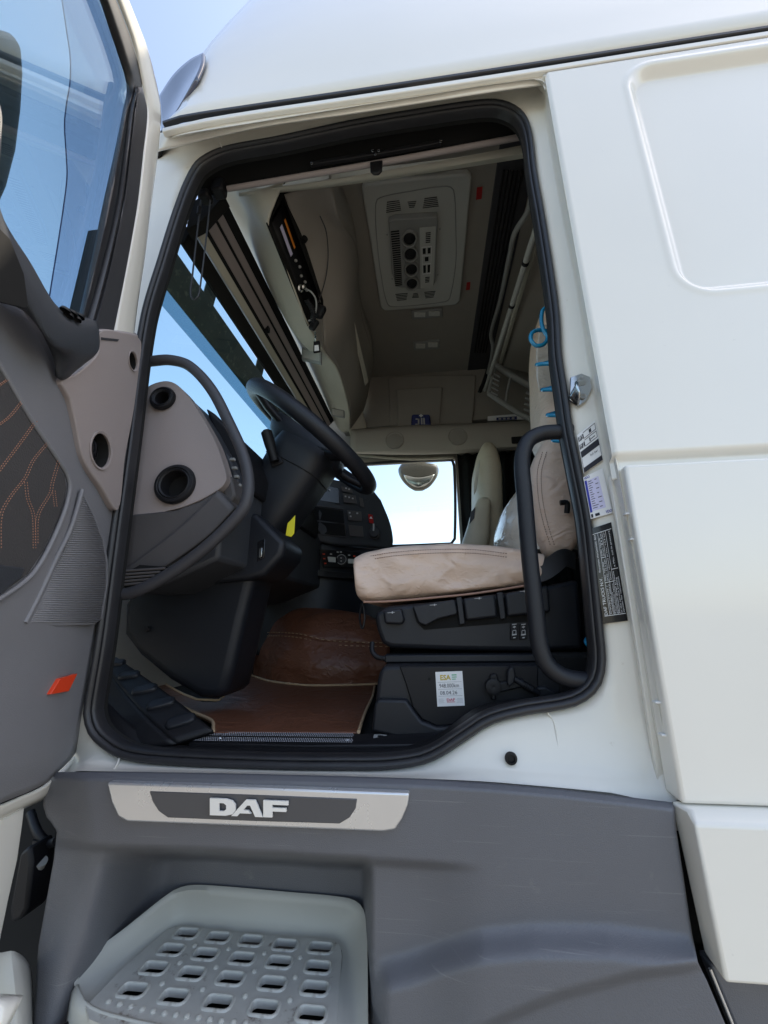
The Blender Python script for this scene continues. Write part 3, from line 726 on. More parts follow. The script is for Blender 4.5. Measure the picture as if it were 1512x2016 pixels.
slab('fire_wall', (-1.18, 0.12, 0.9), (-1.12, 2.2, 1.95), 'void')
# ceiling
ceil = slab('headliner', (-0.42, 0.17, ZC), (1.05, 2.15, ZC+0.03), 'ceiling', label='grey-beige fabric headliner')
slab('headliner_front', (-0.66, 0.30, ZC+0.12), (-0.40, 2.15, ZC+0.15), 'ceiling')
slab('headliner_step', (-0.44, 0.17, ZC), (-0.41, 2.15, ZC+0.16), 'ceiling')
# far side wall: built round the passenger window
wtl, wtr, wbr = P(690, 912, YW), P(893, 906, YW), P(889, 1071, YW)
slab('far_wall_rear', (wtr.x+0.012, YW-0.01, 1.3), (1.05, YW+0.05, 3.6), 'beige')
slab('far_wall_top', (-1.15, YW-0.01, wtr.z+0.01), (wtr.x+0.012, YW+0.05, 3.6), 'beige')
slab('far_wall_low', (-1.15, YW-0.01, 1.3), (wtr.x+0.012, YW+0.05, wbr.z-0.01), 'dash_grey')
slab('far_front_pillar', (-1.15, YW-0.02, wbr.z-0.05), (-0.86, YW+0.05, wtr.z+0.05), 'beige')
fx0, fx1, fz0, fz1 = -0.86, wtr.x, wbr.z, wtr.z
strip('far_window_frame', [Vector((fx0, YW-0.012, fz1)), Vector((fx1-0.03, YW-0.012, fz1+0.004)), Vector((fx1, YW-0.012, fz1-0.03)), Vector((fx1-0.03, YW-0.012, fz0+0.02)), Vector((fx1-0.06, YW-0.012, fz0)), Vector((fx0, YW-0.012, fz0))],
      0.02, 0.022, 'trim_strip', truck, n=60, up=Vector((0, 1, 0)), closed=False, label='dark frame of the far door window')
fp = prism('far_window_pane', [Vector((fx0, YW+0.02, fz0-.01)), Vector((fx1+.01, YW+0.02, fz0-.01)), Vector((fx1+.01, YW+0.02, fz1+.01)), Vector((fx0, YW+0.02, fz1+.01))], (0, 0.004, 0), 'glass_far', truck, bevel=0, label='clear pane of the passenger door window')
# kerb mirror outside the far window
mrings = []
for (py_, xl_, xr_, k_) in ((916, 788, 861, .8), (924, 784, 864, 1), (936, 786, 862, 1), (948, 793, 855, .95), (958, 803, 846, .8), (965, 814, 834, .4)):
    a_, b_ = P(xl_, py_, 2.42), P(xr_, py_, 2.42)
    mrings.append([(a_+b_)/2+(b_-a_)/2*math.cos(t)+Vector((0, 0.07*k_*math.sin(t), 0)) for t in [2*math.pi*i/32 for i in range(32)]])
mir = loft('kerb_mirror', mrings, 'mirror_shell', truck, 'rounded kerb mirror outside the passenger window', n=32, nv=24)
patch('mirror_glass', [[(794, 934, 2.36), (823, 940, 2.34), (856, 934, 2.36)], [(800, 947, 2.36), (823, 954, 2.345), (849, 947, 2.36)], [(812, 957, 2.37), (823, 960, 2.36), (837, 957, 2.37)]], 'chrome', mir, nu=14, nv=10, solid=0.003)
tube('mirror_arm', [(823, 903, 2.40), (823, 918, 2.42)], 0.04, 'black', mir, n=4)

# upper far wall, shelf and speaker band
YU = 1.97
slab('far_locker', (-0.62, YU, P(800, 836, YU).z), (1.02, YW, ZC+0.02), 'ceiling', label='dark fabric wall above the far shelf')
prism('locker_panel', [(764, 741, YU-0.02), (850, 738, YU-0.02), (937, 737, YU-0.02), (934, 800, YU-0.02), (930, 834, YU-0.02), (860, 836, YU-0.02), (768, 838, YU-0.02)], (0, 0.03, 0), 'ceiling', truck, bevel=0.01, seg=3)
prism('locker_panel', [(780, 765, YU-0.045), (872, 760, YU-0.045), (866, 836, YU-0.045), (783, 840, YU-0.045)], (0, 0.03, 0), 'ceiling', truck, bevel=0.014, seg=3)
YS = 1.80
zs1 = P(800, 838, YS).z; zs0 = P(800, 893, YS).z
band = patch('speaker_band', [[(690, 845, YU), (800, 838, YU), (900, 836, YU), (1060, 826, YU)], [(690, 850, YS), (800, 841, YS), (900, 838, YS), (1060, 830, YS)], [(690, 872, YS-0.02), (800, 868, YS-0.02), (900, 864, YS-0.02), (1060, 858, YS-0.02)],
                  [(690, 890, YS), (800, 890, YS), (900, 888, YS), (1060, 880, YS)], [(690, 893, YW), (800, 896, YW), (900, 893, YW), (1060, 885, YW)]], 'beige', truck, nu=30, nv=24, solid=0.004, label='beige shelf front with two round speakers')
for a, b in ((777, 866), (901, 859)):
    c = P(a, b, YS-0.021)
    sp_ = lathe('speaker', c, (0, -1, 0.1), [(0.066, -0.01), (0.066, 0.002), (0.062, 0.004), (0.058, 0.001), (0.03, 0.004), (0.0, 0.005)], 'ceiling', band, sides=32)
rbox('shelf_socket', P(1022, 866, YS-0.022), (0.10, 0.012, 0.05), 'black', band, bevel=0.02)
strip('window_cornice', [(700, 896, YW-0.04), (800, 904, YW-0.04), (893, 901, YW-0.04)], 0.02, 0.016, 'cream', truck, n=8)
# things on the shelf
fa = thing('first_aid_pouch', 'small navy pouch with a white cross on the far shelf', 'pouch', P(829, 838, 1.86))
q = [P(811, 815, 1.86), P(846, 815, 1.86), P(849, 838, 1.86), P(809, 838, 1.86)]
prism('pouch_body', q, (0, 0.05, 0), 'navy', fa, bevel=0.012, seg=3)
rects_on('pouch_cross', q, [(0.40, 0.10, 0.62, 0.2), (0.47, 0.02, 0.55, 0.28)], 'ink_white', fa, Vector((0, -0.002, 0)))
rects_on('pouch_emblem', q, [(0.22, 0.40, 0.42, 0.50), (0.34, 0.40, 0.42, 0.95), (0.50, 0.35, 0.58, 0.9), (0.62, 0.35, 0.70, 0.9), (0.22, 0.85, 0.42, 0.95)], 'icon', fa, Vector((0, -0.002, 0)))
q = [P(960, 820, 1.86), P(1032, 814, 1.86), P(1032, 826, 1.86), P(960, 829, 1.86)]
npl = sheet('name_card', q, 'paper', None, th=0.003)
npl['label'] = 'narrow white card with a dark blue print on the far shelf'; npl['category'] = 'card'
rects_on('card_print', q, [(0.24, 0.42, 0.80, 1.0)], 'navy', npl, Vector((0, -0.0035, 0)))
for u_ in (0.30, 0.42, 0.53, 0.66): rects_on('card_mark', q, [(u_, 0.55, u_+0.07, 0.9)], 'icon', npl, Vector((0, -0.0042, 0)))

# curtains / dark rear of the sleeper
def curtain(name, x0, x1, z0, z1, y, folds, label):
    rows = []
    for j in range(12):
        z = z0+(z1-z0)*j/11
        rows.append([Vector((x0+(x1-x0)*i/60, y+0.018*math.sin(i/60*folds*2*math.pi+0.4*math.sin(j)), z)) for i in range(61)])
    v, f = grid_mesh(rows); return finish(name, raw(v, f, name, False), 'void', truck, label, solid=0.002, angle=180)
curtain('curtain', wtr.x+0.02, 1.0, 1.4, P(900, 895, 1.98).z, 1.98, 9, 'black curtain drawn beside the passenger window')

# ================================================================== overhead console and windscreen header
L1 = P(436, 380, 0.3)
def hb(name, a, b, m, dp=12): # bar along the header between two profile pixels
    (x0, y0), (x1, y1) = a, b
    nx_, ny_ = (y1-y0), -(x1-x0); l = math.hypot(nx_, ny_); nx_, ny_ = nx_/l*dp, ny_/l*dp
    ex(name, [a, b, (x1-abs(nx_), y1-abs(ny_)), (x0-abs(nx_), y0-abs(ny_))], 0.26, 1.96, m, truck, bevel=0.002)
hb('header_band', (362, 480), (376, 450), 'void')
hb('header_rail', (377, 446), (388, 430), 'cream')
hb('header_channel', (386, 432), (393, 423), 'void', 20)
hb('header_rail', (393, 423), (408, 407), 'taupe')
hb('header_channel', (408, 407), (412, 403), 'void', 20)
hb('header_rail', (412, 403), (424, 393), 'taupe')
hb('header_channel', (424, 393), (438, 380), 'void', 6)
y_ = yat(400, 415, 0.26, 648)
rbox('blind_catch', P(526, 648, y_-0.01), (0.02, 0.03, 0.03), 'black', truck, bevel=0.004)
y_ = yat(395, 420, 0.26, 790)
for k in range(3): tube('header_vent', [P(556+k*7, 730+k*2, y_-0.05), P(590+k*5, 790+k*2, y_+0.1)], 0.004, 'void', truck, n=4)
def Lp(y): return Vector((L1.x, y, L1.z))
BE = [(0.22, (505, 372), (560, 356)), (0.30, (478, 398), (526, 440)), (0.36, (496, 432), (536, 470)), (0.50, (528, 520), (575, 562)), (0.66, (562, 610), (607, 642)), (0.80, (590, 670), (636, 690)),
      (1.05, (622, 705), (662, 724)), (1.35, (642, 755), (678, 768)), (1.65, (660, 805), (688, 812)), (1.95, (672, 850), (690, 850))]
rows = [[Lp(y), P(*m_, y), P(*e_, y)] for y, m_, e_ in BE]
patch('console_underside', rows, 'cream', truck, nu=24, nv=60, solid=0.006, label='cream underside of the overhead console above the windscreen')
RE = [(0.30, (560, 384), (605, 368), (650, 352)), (0.45, (590, 470), (632, 430), (668, 432)), (0.66, (632, 596), (668, 545), (696, 470)), (0.80, (640, 684), (682, 622), (705, 505)), (1.0, (658, 716), (692, 660), (706, 565)),
      (1.2, (670, 742), (703, 695), (714, 625)), (1.4, (680, 770), (712, 728), (731, 682)), (1.65, (690, 808), (716, 768), (735, 715)), (1.95, (691, 848), (713, 815), (724, 780))]
rows = [[P(*a, y), P(*b, y), P(*c, y)] for y, a, b, c in RE]
patch('console_lockers', rows, 'locker', truck, nu=20, nv=60, solid=0.006, label='grey-beige rear face of the overhead console lockers')
# top closing sheet behind the locker edge
rows = [[P(*c, y), P(*c, y)+Vector((-0.02, 0, 0.25))] for y, a, b, c in RE]
patch('console_crown', rows, 'ceiling', truck, nu=4, nv=40, solid=0.004)
# niche with radio gear
N0 = [P(526, 440, 0.30), P(607, 642, 0.66), P(636, 600, 0.66), P(558, 384, 0.30)]
dp = Vector((0.0, 0.0, 0.11))
slope = [p+dp for p in N0]
patch('niche_back', [[N0[0]+dp, N0[1]+dp], [N0[3]+dp, N0[2]+dp]], 'void', truck, nu=6, nv=6)
patch('niche_lip', [[N0[0]+dp, N0[1]+dp], [N0[0], N0[1]]], 'void', truck, nu=6, nv=4)
patch('niche_lid', [[N0[3]+dp, N0[2]+dp], [N0[3], N0[2]]], 'void', truck, nu=6, nv=4)
patch('niche_end', [[N0[0]+dp, N0[3]+dp], [N0[0], N0[3]]], 'void', truck, nu=4, nv=4)
patch('niche_end', [[N0[1]+dp, N0[2]+dp], [N0[1], N0[2]]], 'void', truck, nu=4, nv=4)
d2 = Vector((0.0, 0, 0.02))
radio = patch('radio_set', [[P(533, 452, .33)+d2, P(596, 612, .62)+d2], [P(556, 412, .33)+d2, P(618, 590, .62)+d2]], 'black', truck, nu=4, nv=4, solid=0.02, label='black radio set inside the overhead niche')
def nq(u, v): return quadmap([P(533, 452, .33)+d2, P(596, 612, .62)+d2, P(618, 590, .62)+d2, P(556, 412, .33)+d2], Vector((0.004, -0.006, -0.012)))(u, v)
rects_on('paper_label', [nq(0, 0), nq(1, 0), nq(1, 1), nq(0, 1)], [(0.10, 0.42, 0.42, 0.60)], 'lilac_paper', radio, Vector((0, 0, 0)))
rects_on('orange_label', [nq(0, 0), nq(1, 0), nq(1, 1), nq(0, 1)], [(0.10, 0.78, 0.40, 0.90)], 'orange', radio, Vector((0, 0, 0)))
for k in range(5):
    c = nq(0.5+0.09*k, 0.62+0.1*(k % 2)); lathe('radio_knob', c, (0.5, -0.6, -0.6), [(0.006, 0), (0.005, 0.008), (0, 0.008)], 'unit_dark', radio, sides=12)
lathe('cable_plug', P(592, 568, 0.55), (0.6, -0.5, -0.4), [(0.014, -0.01), (0.014, 0.004), (0.008, 0.006), (0.007, 0.022), (0.010, 0.024), (0.010, 0.032), (0, 0.034)], 'chrome', radio, sides=18)
tube('radio_cable', [(603, 569, .52), (614, 576, .52), (622, 590, .54), (622, 612, .56), (614, 628, .58), (607, 632, .58)], 0.0035, 'unit_dark', radio, n=30, sides=8)
pts = []
for k in range(160):
    t = k/159; b_ = P(603+14*math.sin(t*2.2), 590+44*t, .55); a = t*26*math.pi
    pts.append(b_+Vector((0.009*math.cos(a), 0.006*math.sin(a), 0.004*math.sin(a))))
tube('coiled_cord', pts, 0.0026, 'black', radio, n=320, sides=6)
rbox('handset', P(629, 614, .60), (0.045, 0.03, 0.06), 'black', radio, bevel=0.012, rot=Matrix.Rotation(0.4, 3, 'Y'))
rbox('handset_clip', P(618, 640, .62), (0.03, 0.02, 0.05), 'black', radio, bevel=0.008, rot=Matrix.Rotation(0.5, 3, 'Y'))
# key on a chain hanging from it
kf = thing('key_fob', 'black key fob hanging on a chain below the overhead radio', 'key fob', P(622, 692, .66))
pth = [P(620+(k % 2)*2, 654+k*2.6, .66) for k in range(8)]
tube('chain', pth, 0.003, 'chrome', kf, n=32, sides=6)
prism('fob', [(617, 671, .66), (629, 670, .66), (630, 691, .66), (616, 693, .66)], (0, 0.012, 0), 'black', kf, bevel=0.003)
prism('fob_label', [(619, 680, .6585), (627, 679, .6585), (628, 690, .6585), (619, 691, .6585)], (0, 0.001, 0), 'paper', kf, bevel=0)
# lamps, locks
def lamp(name, px, py, w, h, y, m='lens', tilt=0.0, frame='unit_dark', y2=None):
    y2 = y if y2 is None else y2
    yy_ = lambda x: y+(y2-y)*(x-px+w/2)/w
    c = [(px-w/2, py-h/2+tilt), (px+w/2, py-h/2-tilt), (px+w/2, py+h/2-tilt), (px-w/2, py+h/2+tilt)]
    o = prism(name, [P(x, yy, yy_(x)) for x, yy in [(px+(x-px)*1.18, py+(yy-py)*1.25) for x, yy in c]], (0, 0.02, 0), frame, truck, bevel=0.006, seg=3)
    prism('lamp_lens', [P(x, yy, yy_(x)-0.004) for x, yy in c], (0, 0.02, 0), m, o, bevel=0.006, seg=3)
    return o
lamp('reading_lamp', 613, 699, 32, 20, 0.97, tilt=-3, y2=0.81)
lamp('reading_lamp', 665, 812, 22, 12, 1.50, tilt=-2, y2=1.54)
tube('locker_seam', [(627, 596, .625), (641, 548, .60), (646, 505, .56), (642, 455, .47), (630, 425, .42)], 0.0022, 'trim_strip', truck, n=30, sides=6)
prism('header_corner', [(366, 452, .21), (378, 398, .21), (420, 370, .21), (442, 384, .21), (396, 436, .21)], (0, 0.04, 0), 'void', truck, bevel=0.002)
lathe('locker_lock', P(600, 470, .44), (0.7, -0.7, -0.1), [(0.012, -0.01), (0.012, 0.004), (0, 0.004)], 'void', truck, sides=18)
prism('locker_flap_edge', [(690, 636, 1.00), (697, 634, 1.00), (725, 752, 1.50), (719, 760, 1.50)], (0.004, -0.02, 0.0), 'cream', truck, bevel=0.002)
patch('far_console_foot', [[(684, 838, 1.9), (712, 800, 1.9)], [(700, 892, 1.98), (722, 840, 1.96)]], 'cream', truck, nu=8, nv=8)

# ------------------------------------------------------------------ trim over the door, blind
patch('blind_cassette', [[(385, 345, 0.11), (440, 300, 0.11), (560, 272, 0.11), (750, 240, 0.11), (900, 216, 0.11), (1060, 200, 0.11)], [(390, 392, 0.18), (440, 378, 0.18), (560, 354, 0.18), (750, 322, 0.18), (900, 295, 0.18), (1070, 262, 0.18)]], 'void', truck, nu=20, nv=6, solid=0.006, label='black roller blind cassette along the top of the opening')
tube('blind_rod', [(448, 372, 0.165), (600, 346, 0.165), (740, 322, 0.165), (900, 293, 0.165), (1040, 267, 0.165)], 0.0085, 'taupe', truck, n=20, label='grey rod of the side window roller blind')
strip('blind_bracket', [(612, 324, 0.145), (740, 304, 0.145), (868, 281, 0.145)], 0.012, 0.014, 'black', truck, n=10)
for a in ((614, 322), (868, 279), (734, 297), (746, 297), (739, 304)):
    lathe('bracket_screw', P(*a, 0.136), (0, -1, 0), [(0.0045, 0), (0.004, 0.002), (0, 0.0028)], 'chrome', truck, sides=12)
prism('blind_clip', [(728, 318, .15), (753, 314, .15), (752, 334, .15), (745, 341, .15), (735, 341, .15), (729, 336, .15)], (0, 0.008, 0), 'black', truck, bevel=0.003)
patch('cant_trim', [[(470, 378, 0.225), (640, 354, 0.225), (740, 338, 0.225), (900, 310, 0.225), (1060, 280, 0.225)], [(470, 383, 0.235), (640, 362, 0.24), (740, 347, 0.24), (900, 322, 0.24), (1060, 296, 0.24)], [(470, 384, 0.24), (640, 366, 0.30), (740, 352, 0.30), (900, 329, 0.3), (1060, 304, 0.30)], [(470, 372, 0.26), (600, 345, 0.34), (740, 330, 0.34), (900, 310, 0.34), (1060, 290, 0.34)]], 'cream', truck, nu=20, nv=14, solid=0.004, label='cream trim above the door opening')
rbox('blind_end', P(432, 372, 0.16), (0.04, 0.04, 0.05), 'black', truck, bevel=0.008)
rbox('blind_end', P(405, 388, 0.16), (0.035, 0.04, 0.03), 'black', truck, bevel=0.008)
tube('pull_loop', [(396, 394, .15), (388, 460, .15), (378, 550, .15), (375, 578, .15), (381, 591, .15), (390, 584, .15), (396, 550, .15), (407, 460, .15), (414, 394, .15)], 0.0026, 'pod', truck, n=60, sides=8, label='thin wire loop hanging from the blind')
tube('loop_knob', [(393, 408, .15), (391, 422, .15)], 0.006, 'black', truck, n=4)

# ------------------------------------------------------------------ windscreen + outer visor
wt = P(366, 474, 0.26); wb = Vector((wt.x-0.22, 0, 1.85))
gl = [Vector((wt.x, 0.14, wt.z)), Vector((wb.x, 0.14, wb.z)), Vector((wb.x, 2.08, wb.z)), Vector((wt.x, 2.08, wt.z))]
rows = []
for j in range(5):
    t = j/4; a = gl[0].lerp(gl[1], t)
    rows.append([Vector((a.x-0.10*math.sin(math.pi*i/16)**0.7*0.3, 0.10+2.0*i/16, a.z)) for i in range(17)])
v, f = grid_mesh(rows)
finish('windscreen', raw(v, f, 'windscreen', False), 'glass_shield', truck, 'tinted windscreen glass', angle=180)
def vis(name, a, b, ya, yb, m, dx=-0.22):
    A = P(*a, 0.26)+Vector((dx, 0, 0)); B = P(*b, 0.26)+Vector((dx*1.15, 0, 0))
    return A, B
# visor slab hung outside the screen, with light gaps between its mounts
def beyond(px, py, x):                           # same sight line across the cab, pushed out to x
    q_ = P(px, py, 0.26); k_ = (x-EYE.x)/(q_.x-EYE.x); return Vector((x, 0, EYE.z+(q_.z-EYE.z)*k_))
A = beyond(366, 474, wt.x-0.10); B0 = beyond(350, 500, wt.x-0.115); B = beyond(322, 562, wt.x-0.17); B2 = beyond(310, 590, wt.x-0.19)
def yrow(pt, py):
    lo, hi = -0.2, 3.0
    for _ in range(40):
        md = (lo+hi)/2
        if proj((pt.x, md, pt.z))[1] < py: lo = md
        else: hi = md
    return lo
def vbar(name, a, b, y0, y1, m='visor', parent=truck, label=None):
    nn = Vector(((b-a).z, 0, -(b-a).x)).normalized()*0.006
    pts = [Vector((a.x, y0, a.z)), Vector((b.x, y0, b.z)), Vector((b.x, y1, b.z)), Vector((a.x, y1, a.z))]
    return prism(name, pts, nn, m, parent, bevel=0.0015, label=label)
visor = vbar('sun_visor', B0, B, 0.18, 2.2, label='dark scratched sun visor outside the windscreen')
vbar('visor_lip', B+Vector((0.004, 0, 0)), B2, 0.18, 2.2, m='glass_tint', parent=visor)
g_ = [(yrow(B0, 490), yrow(B0, 575)), (yrow(B0, 602), yrow(B0, 722)), (yrow(B0, 740), yrow(B0, 800)), (yrow(B0, 815), 2.2)]
prev = 0.18
for y0, y1 in g_:
    if y0 > prev+0.01: vbar('visor_mount', A+Vector((0, 0, 0.03)), B0, prev, y0, parent=visor)
    prev = y1
# far and near screen pillars
slab('near_screen_pillar', (wb.x+0.0, 0.11, 1.9), (wb.x+0.06, 0.14, wt.z-0.1), 'void')

# ================================================================== roof air-conditioning unit
def Zq(pix, z): return [PZ(x, y, z) for x, y in pix]
zu = ZC-0.03
unit = prism('roof_unit', Zq([(712, 372), (720, 364), (820, 352), (920, 343), (929, 350), (917, 480), (906, 592), (898, 601), (820, 608), (758, 613), (749, 606), (730, 480)], zu), (0, 0, 0.035), 'unit_grey', truck, bevel=0.008, seg=3, label='pale grey air conditioning unit set in the cab ceiling')
def zbars(name, quad, n, z, m, parent, inset=(0.0, 1.0), w=0.32, skew=0.0):
    a, b, c, d = [PZ(x, y, z) for x, y in quad]
    for k in range(n):
        t0, t1 = (k+0.5-w/2)/n, (k+0.5+w/2)/n
        pts = [a.lerp(d, t0), b.lerp(c, t0), b.lerp(c, t1), a.lerp(d, t1)]
        prism(name, pts, (0, 0, -0.0012), m, parent, bevel=0)
zr = zu-0.0015
for qd_, n_ in [([(762, 396), (786, 393), (790, 415), (760, 420)], 6), ([(802, 396), (820, 395), (815, 409), (806, 410)], 4), ([(836, 389), (860, 386), (864, 407), (832, 411)], 6),
                ([(778, 578), (803, 576), (800, 591), (782, 593)], 5), ([(814, 577), (822, 576), (825, 586), (811, 587)], 4), ([(835, 574), (858, 572), (853, 586), (838, 588)], 5)]:
    zbars('unit_slit', qd_, n_, zr, 'void', unit)
tube('unit_groove', Zq([(740, 400), (746, 390), (800, 378), (880, 367), (893, 376), (897, 440), (897, 520), (885, 588), (876, 594), (780, 604), (764, 600), (750, 540), (741, 460)], zu-0.001), 0.0022, 'unit_dark', unit, n=120, sides=6, closed=True)
zb2 = zu-0.035
box = prism('control_box', Zq([(765, 438), (778, 432), (861, 427), (862, 440), (857, 556), (852, 566), (826, 570), (780, 566), (772, 540)], zb2), (0, 0, 0.035), 'unit_dark', unit, bevel=0.006, seg=3)
zbars('grille_slat', [(769, 454), (786, 452), (792, 562), (778, 564)], 26, zb2-0.0015, 'void', box, w=0.5)
for (a, b) in ((806, 470), (808, 500), (810, 530), (811, 558)):
    c = PZ(a, b, zb2-0.012)
    nz_ = lathe('air_nozzle', c, (0, -0.25, -1), [(0.042, -0.02), (0.040, 0.006), (0.036, 0.011), (0.030, 0.008), (0.029, -0.012), (0.0, -0.016)], 'unit_dark', box, sides=28)
    lathe('nozzle_core', c, (0, -0.25, -1), [(0.0285, -0.004), (0.026, 0.001), (0.014, 0.004), (0.0, 0.005)], 'black', nz_, sides=24)
qd_ = [PZ(x, y, zb2-0.0016) for x, y in ((830, 486), (850, 484), (848, 538), (832, 540))]
dn = Vector((0, 0, -0.001))
prism('control_panel', [PZ(x, y, zb2-0.001) for x, y in ((826, 448), (858, 445), (853, 566), (828, 568))], (0, 0, -0.001), 'unit_grey', box, bevel=0.001)
rects_on('control_print', qd_, [(0, 0, 1, .02), (0, .98, 1, 1), (0, 0, .04, 1), (.96, 0, 1, 1), (.5, 0, .53, .35), (0, .3, 1, .32), (0, .6, 1, .62), (.5, .6, .53, 1)], 'ink_white', box, dn*1.5)
rects_on('control_icon', qd_, [(.1, .05, .4, .25), (.6, .05, .9, .25), (.3, .36, .7, .52), (.1, .66, .4, .95), (.6, .66, .9, .95)], 'void', box, dn*1.2)
zbars('grille_slat', [(838, 457), (848, 456), (847, 478), (838, 479)], 6, zb2-0.0025, 'void', box, w=0.5)
zbars('grille_slat', [(837, 545), (846, 544), (845, 556), (837, 557)], 4, zb2-0.0025, 'void', box, w=0.5)
for a in ((762, 462), (772, 549), (866, 451), (862, 541)):
    lathe('unit_screw', PZ(*a, zu-0.001), (0, 0, -1), [(0.004, 0), (0.0035, 0.002), (0, 0.002)], 'unit_dark', unit, sides=12)
# ceiling lamps, tags, tracks
def zlamp(name, pix, z):
    o = prism(name, Zq(pix, z), (0, 0, 0.02), 'unit_dark', truck, bevel=0.006, seg=3)
    cxp = sum(p[0] for p in pix)/4; cyp = sum(p[1] for p in pix)/4
    for s in (-1, 1):
        c = [(cxp+s*(abs(pix[1][0]-pix[0][0])*0.23)+dx*abs(pix[1][0]-pix[0][0])*0.18, cyp+dy*abs(pix[3][1]-pix[0][1])*0.28-s*1.2) for dx, dy in ((-1, -1), (1, -1), (1, 1), (-1, 1))]
        prism('lamp_lens', Zq(c, z-0.005), (0, 0, 0.006), 'lens', o, bevel=0.002)
    return o
zlamp('ceiling_lamp', [(797, 334), (876, 322), (877, 331), (798, 343)], ZC-0.012)
zlamp('ceiling_lamp', [(809, 614), (871, 608), (872, 625), (812, 630)], ZC-0.012)
zlamp('ceiling_lamp', [(813, 675), (866, 670), (866, 687), (815, 691)], ZC-0.012)
prism('red_tag', Zq([(939, 369), (950, 367), (948, 391), (937, 393)], ZC-0.004), (0, 0, -0.002), 'red_button', truck, bevel=0)
prism('red_tag', Zq([(919, 556), (926, 555), (925, 570), (917, 571)], ZC-0.004), (0, 0, -0.002), 'red_button', truck, bevel=0)
for k in range(5):
    a = PZ(992+k*9, 335, ZC-0.008); b = PZ(934+k*5, 694, ZC-0.008)
    strip('ceiling_track', [a, Vector((a.x, b.y, a.z))], 0.007, 0.012, 'void', truck, n=4)
a = PZ(985, 340, ZC-0.002)
slab('track_base', (a.x-0.02, 0.25, ZC-0.006), (a.x+0.14, 2.0, ZC+0.01), 'trim_strip')
# upper bunk: rail tubes, board, ladder
bunk = prism('upper_bunk', [P(1066, 440, .48), P(987, 722, 1.85), P(987, 722, 1.85)+Vector((0.55, 0, -0.22)), P(1066, 440, .48)+Vector((0.55, 0, -0.22))], (0.05, 0, 0.10), 'beige', truck, bevel=0.01, label='upper bunk board folded up behind the driver seat')
strip('bunk_edge', [P(1062, 445, .46), P(983, 722, 1.84)], 0.02, 0.022, 'cream', bunk, n=4)
tube('bunk_tube', [P(1059, 440, .44), P(955, 768, 1.84)], 0.0125, 'unit_grey', truck, n=8, label='grey bunk tube with dark joints')
for a in ((1034, 518), (1007, 602)):
    t = (a[1]-440)/(768-440.); c = P(1059, 440, .44).lerp(P(955, 768, 1.84), 0)  # joints
    q0, q1_ = P(1059, 440, .44), P(955, 768, 1.84)
    best = min((abs(proj(q0.lerp(q1_, k/200))[1]-a[1]), k/200) for k in range(201))[1]
    tube('tube_joint', [q0.lerp(q1_, best-0.006), q0.lerp(q1_, best+0.006)], 0.015, 'black', truck, n=4)
tube('grab_rail', [(1046, 390, .42), (1040, 415, .46), (1014, 458, .58), (1004, 500, .72), (985, 590, 1.1), (966, 660, 1.45), (970, 680, 1.52), (966, 712, 1.68), (960, 735, 1.8)], 0.011, 'unit_dark', truck, n=60)
tube('strap', [(962, 722, 1.8), (955, 745, 1.84), (944, 772, 1.86)], 0.014, 'void', truck, n=10)
YL = 1.62
lad = tube('ladder_rail', [(975, 719, YL), (1000, 735, YL), (1030, 752, YL), (1062, 768, YL)], 0.022, 'unit_dark', truck, n=20, label='dark grey plastic ladder end leaning on the far shelf')
tube('ladder_rail', [(962, 774, YL), (985, 790, YL), (1020, 812, YL), (1062, 834, YL)], 0.018, 'unit_dark', truck, n=20)
tube('ladder_side', [(975, 719, YL), (969, 745, YL), (962, 774, YL)], 0.014, 'unit_dark', lad, n=8)
tube('ladder_rung', [(1006, 738, YL), (1000, 765, YL), (995, 796, YL)], 0.010, 'unit_dark', lad, n=8)
for k in range(5):
    tube('ladder_tooth', [(1030+k*-1.5+6, 772+k*11, YL-0.01), (1050-k*1.5, 778+k*11, YL-0.01)], 0.010, 'unit_dark', lad, n=4)
    tube('ladder_tooth', [(967+(4-k)*1.2, 735+k*9, YL-0.015), (980+(4-k)*1.2, 742+k*9, YL-0.015)], 0.007, 'unit_dark', lad, n=4)

# ================================================================== seats
def pxloft(name, secs, ym, yd, m, parent, n=36, nv=24, ex_=3.0, label=None, wob=0.0, wsc=10, lean=0.0):
    rings = []
    for s in secs:
        py, xl, xr = s[:3]; k = s[3] if len(s) > 3 else 1.0
        a, b = P(xl, py, ym), P(xr, py, ym); c = (a+b)/2; hw = (b-a)/2; ring = []
        for i in range(n):
            t = 2*math.pi*i/n; ct, st = math.cos(t), math.sin(t)
            cx_ = math.copysign(abs(ct)**(2/ex_), ct); sy_ = math.copysign(abs(st)**(2/ex_), st)
            ring.append(c+hw*cx_+Vector((0, yd*k*sy_, 0)))
        rings.append(ring)
    return loft(name, rings, m, parent, label, n=n, nv=nv, wob=wob, wsc=wsc)
